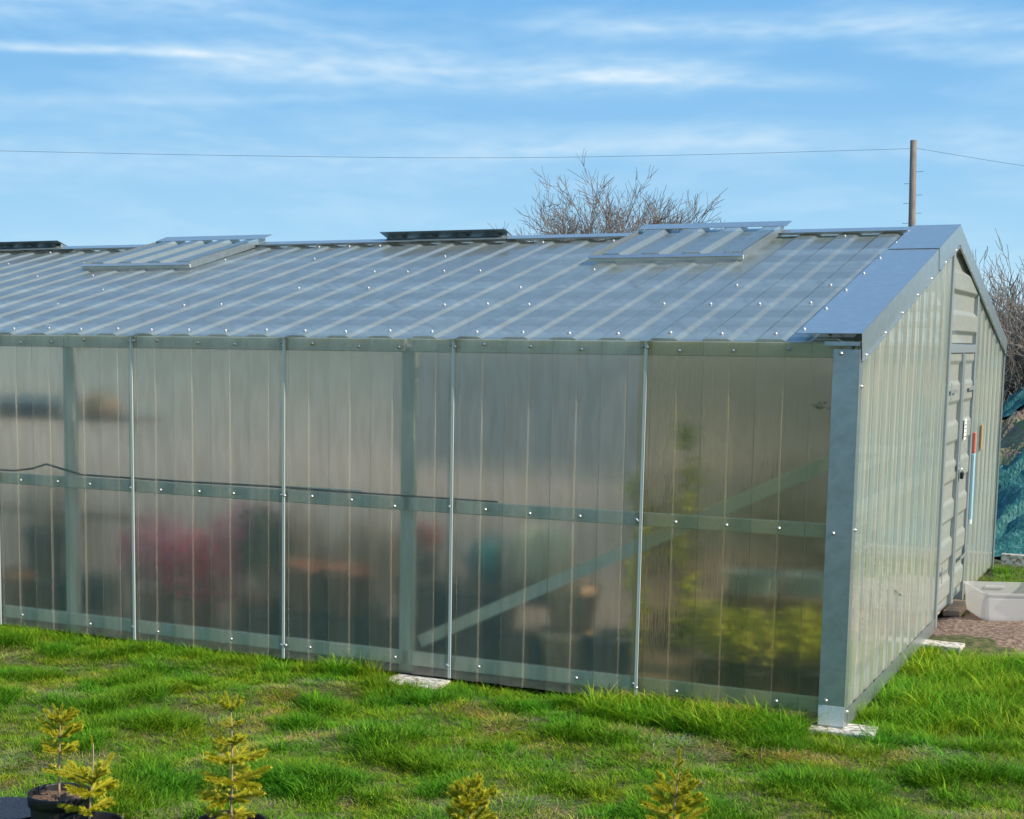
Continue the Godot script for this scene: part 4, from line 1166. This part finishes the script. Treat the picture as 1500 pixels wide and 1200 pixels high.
# ------------------------------------------------------------------ materials
func make_materials() -> void:
	var grey := noise_tex(0.02, PackedColorArray([Color(0.8, 0.8, 0.8), Color(1, 1, 1)]), PackedFloat32Array([0.3, 0.7]), 512, 5, 2)
	var spangle := noise_tex(0.05, PackedColorArray([Color(0.94, 0.945, 0.95), Color(1, 1, 1)]), PackedFloat32Array([0.25, 0.75]), 256, 3, 7, FastNoiseLite.TYPE_CELLULAR)
	var grain := noise_tex(0.06, PackedColorArray([Color(0, 0, 0), Color(1, 1, 1)]), PackedFloat32Array([0.2, 0.8]), 512, 5, 9)
	var streak := noise_tex(0.03, PackedColorArray([Color(0, 0, 0), Color(1, 1, 1)]), PackedFloat32Array([0.3, 0.7]), 512, 4, 19)
	# steel
	M.galvanised = tri_tex(mat(lin(0.8, 0.81, 0.72), 0.42, 0.12), spangle, Vector3(6, 6, 6))
	var wave := noise_tex(0.008, PackedColorArray([Color(0, 0, 0), Color(1, 1, 1)]), PackedFloat32Array([0.1, 0.9]), 256, 2, 61)
	M.flashing = tri_tex(mat(lin(0.44, 0.49, 0.48), 0.34, 0.7), spangle, Vector3(1.5, 1.5, 1.5), wave, 0.14)
	M.bright = mat(lin(0.75, 0.76, 0.76), 0.3, 0.8)
	M.screw = mat(lin(0.45, 0.45, 0.43), 0.38, 0.5)
	M.dark_metal = mat(lin(0.05, 0.055, 0.06), 0.6, 0.3)
	# plastic sheets
	var film := noise_tex(0.02, PackedColorArray([Color(0.965, 0.968, 0.96), Color(1, 1, 1)]), PackedFloat32Array([0.3, 0.65]), 512, 5, 51)
	var s := tri_tex(mat(lin(0.99, 0.965, 0.85, 0.07), 0.225), film, Vector3(1.4, 0.25, 1.4))
	s.transparency = BaseMaterial3D.TRANSPARENCY_ALPHA
	s.refraction_enabled = true
	s.refraction_scale = 0.05
	M.sheet_front = s
	s = mat(lin(0.9, 0.84, 0.62, 0.05), 0.155)
	s.transparency = BaseMaterial3D.TRANSPARENCY_ALPHA
	s.refraction_enabled = true
	s.refraction_scale = 0.05
	s.uv1_triplanar = true
	s.uv1_world_triplanar = true
	s.uv1_scale = Vector3(5, 0.12, 5)
	s.heightmap_enabled = true
	s.heightmap_texture = streak
	s.heightmap_scale = 0.1
	M.sheet_clear = s
	M.lap_band = mat(lin(0.68, 0.69, 0.58), 0.5)
	M.cut_edge = mat(lin(0.46, 0.5, 0.47), 0.5)
	M.dull_steel = tri_tex(mat(lin(0.36, 0.4, 0.39), 0.45, 0.4), spangle, Vector3(6, 6, 6))
	var streaky := noise_tex(0.012, PackedColorArray([Color(0.76, 0.84, 0.83), Color(0.99, 0.96, 0.88), Color(0.8, 0.82, 0.82)]), PackedFloat32Array([0.25, 0.5, 0.75]), 512, 5, 29)
	s = tri_tex(mat(lin(0.9, 0.92, 0.87, 0.64), 0.16), streaky, Vector3(5.0, 0.07, 5.0), streak, 0.1)
	s.metallic_specular = 0.7
	s.clearcoat_enabled = true
	s.clearcoat = 1.0
	s.clearcoat_roughness = 0.1
	s.transparency = BaseMaterial3D.TRANSPARENCY_ALPHA
	s.backlight_enabled = true
	s.backlight = Color(0.35, 0.35, 0.28)
	M.sheet_end = s
	s = tri_tex(mat(lin(0.45, 0.46, 0.39, 0.74), 0.4), film, Vector3(0.6, 2.0, 0.6))
	s.transparency = BaseMaterial3D.TRANSPARENCY_ALPHA
	M.sheet_door = s
	s = mat(lin(0.7, 0.69, 0.62, 0.4), 0.4)
	s.transparency = BaseMaterial3D.TRANSPARENCY_ALPHA
	s.backlight_enabled = true
	s.backlight = Color(0.5, 0.5, 0.45)
	M.sheet_back = s
	s = tri_tex(mat(lin(0.46, 0.525, 0.505, 0.82), 0.2), film, Vector3(0.6, 0.6, 0.6))
	s.metallic_specular = 0.7
	s.clearcoat_enabled = true
	s.clearcoat = 1.0
	s.clearcoat_roughness = 0.18
	s.transparency = BaseMaterial3D.TRANSPARENCY_ALPHA
	s.backlight_enabled = true
	s.backlight = Color(0.98, 0.98, 0.98)
	M.sheet_roof = s
	# ground
	var turf_tex := noise_tex(0.03, PackedColorArray([lin(0.045, 0.055, 0.012), lin(0.09, 0.1, 0.02), lin(0.17, 0.13, 0.06)]), PackedFloat32Array([0.3, 0.55, 0.8]), 1024, 6, 3)
	M.turf = tri_tex(mat(Color.WHITE, 0.95), turf_tex, Vector3(0.45, 0.45, 0.45), grain, 1.0)
	var soil_tex := noise_tex(0.02, PackedColorArray([lin(0.15, 0.095, 0.062), lin(0.24, 0.16, 0.115), lin(0.33, 0.24, 0.18)]), PackedFloat32Array([0.25, 0.5, 0.8]), 1024, 6, 13)
	M.path_soil = tri_tex(mat(Color.WHITE, 0.95), soil_tex, Vector3(0.7, 0.7, 0.7), grain, 0.8)
	var dust := noise_tex(0.02, PackedColorArray([lin(0.28, 0.18, 0.12), lin(0.48, 0.34, 0.24), lin(0.56, 0.43, 0.33)]), PackedFloat32Array([0.25, 0.5, 0.8]), 512, 6, 15)
	M.floor_soil = tri_tex(mat(Color.WHITE, 0.95), dust, Vector3(0.5, 0.5, 0.5), grain, 0.8)
	M.field_soil = tri_tex(mat(Color.WHITE, 0.95), dust, Vector3(0.1, 0.1, 0.1), grain, 2.0)
	var heap_tex := noise_tex(0.016, PackedColorArray([lin(0.16, 0.1, 0.07), lin(0.32, 0.22, 0.16), lin(0.16, 0.2, 0.04), lin(0.4, 0.3, 0.22)]), PackedFloat32Array([0.25, 0.45, 0.6, 0.8]), 512, 6, 23)
	M.heap_soil = tri_tex(mat(Color.WHITE, 0.95), heap_tex, Vector3(0.7, 0.7, 0.7), grain, 2.0)
	M.compost = tri_tex(mat(lin(0.9, 0.78, 0.66), 0.95), soil_tex, Vector3(6, 6, 6), grain, 0.5)
	var net_tex := noise_tex(0.03, PackedColorArray([lin(0.012, 0.09, 0.078), lin(0.03, 0.18, 0.15), lin(0.2, 0.33, 0.29)]), PackedFloat32Array([0.3, 0.55, 0.85]), 512, 5, 33)
	M.net = tri_tex(mat(Color.WHITE, 0.6), net_tex, Vector3(0.9, 0.9, 0.9), grain, 0.8)
	var stain := noise_tex(0.02, PackedColorArray([Color(0.62, 0.58, 0.5), Color(0.9, 0.88, 0.84), Color(1, 1, 1)]), PackedFloat32Array([0.25, 0.5, 0.7]), 512, 5, 71)
	M.concrete = tri_tex(mat(lin(0.7, 0.67, 0.61), 0.9), stain, Vector3(2, 2, 2), grain, 0.15)
	M.membrane = tri_tex(mat(lin(0.03, 0.035, 0.048), 0.5), grey, Vector3(4, 4, 4), grain, 0.1)
	# plants and wood
	var g := mat(Color.WHITE, 0.7)
	g.metallic_specular = 0.3
	g.vertex_color_use_as_albedo = true
	g.backlight_enabled = true
	g.backlight = Color(0.75, 0.8, 0.4)
	M.grass = g
	g = mat(Color.WHITE, 0.6)
	g.vertex_color_use_as_albedo = true
	g.backlight_enabled = true
	g.backlight = Color(0.5, 0.55, 0.3)
	M.leaf = g
	M.needles = mat(Color.WHITE, 0.55)
	M.needles.vertex_color_use_as_albedo = true
	M.needles.backlight_enabled = true
	M.needles.backlight = Color(0.7, 0.7, 0.3)
	M.branch_mesh = []
	M.bark = tri_tex(mat(lin(0.17, 0.14, 0.11), 0.9), grey, Vector3(2, 2, 2), grain, 0.6)
	M.twig = mat(lin(0.2, 0.17, 0.145), 0.8)
	M.hedge_twig = mat(lin(0.23, 0.195, 0.16), 0.8)
	M.spruce_bark = mat(lin(0.42, 0.3, 0.17), 0.8)
	var wood_tex := noise_tex(0.01, PackedColorArray([lin(0.22, 0.17, 0.13), lin(0.36, 0.29, 0.22)]), PackedFloat32Array([0.3, 0.7]), 512, 5, 43)
	M.pole_wood = tri_tex(mat(lin(0.85, 0.88, 0.92), 0.85), wood_tex, Vector3(3, 0.3, 3))
	M.plank = tri_tex(mat(lin(1.0, 0.9, 0.75), 0.8), wood_tex, Vector3(1, 4, 4))
	# pots and odds and ends
	M.pot = tri_tex(mat(lin(0.022, 0.022, 0.024), 0.45), grey, Vector3(5, 5, 5))
	M.black_pot = mat(lin(0.016, 0.018, 0.02), 0.5)
	M.black = mat(lin(0.012, 0.012, 0.013), 0.5)
	M.terracotta = tri_tex(mat(lin(0.66, 0.26, 0.13), 0.85), grey, Vector3(3, 3, 3))
	M.buff = tri_tex(mat(lin(0.88, 0.55, 0.3), 0.85), grey, Vector3(3, 3, 3))
	M.cream = mat(lin(0.88, 0.8, 0.5), 0.7)
	M.dirt = mat(lin(0.05, 0.045, 0.03), 0.9)
	M.navy = mat(lin(0.02, 0.035, 0.06), 0.5)
	M.blue_film = mat(lin(0.4, 0.48, 0.52), 0.4)
	M.blue_film.backlight_enabled = true
	M.blue_film.backlight = Color(1.0, 1.0, 1.0)
	M.teal = mat(lin(0.02, 0.26, 0.25), 0.4)
	M.pale_blue = mat(lin(0.4, 0.52, 0.56), 0.5)
	M.paper = mat(lin(0.85, 0.85, 0.83), 0.7)
	M.ink = mat(lin(0.1, 0.1, 0.1), 0.7)
	M.red = mat(lin(0.6, 0.16, 0.11), 0.5)
	M.orange = mat(lin(0.66, 0.36, 0.1), 0.5)
	M.sky_blue = mat(lin(0.36, 0.6, 0.7), 0.5)
	s = mat(lin(0.7, 0.67, 0.64, 0.48), 0.35)
	s.transparency = BaseMaterial3D.TRANSPARENCY_ALPHA
	s.backlight_enabled = true
	s.backlight = Color(0.6, 0.6, 0.58)
	M.tub_plastic = s
	# one leaf, 5 cm long, bent along its middle
	var st := mb()
	st.set_color(Color.WHITE)
	for k in [-1.0, 1.0]:
		var a := Vector3(0, 0, 0)
		var b := Vector3(k * 0.016, 0.022, 0.007)
		var c := Vector3(0, 0.052, -0.004)
		var m := Vector3(0, 0.024, 0)
		if k > 0: tri(st, a, b, m); tri(st, m, b, c)
		else: tri(st, a, m, b); tri(st, m, c, b)
	M.leaf_mesh = done(st)
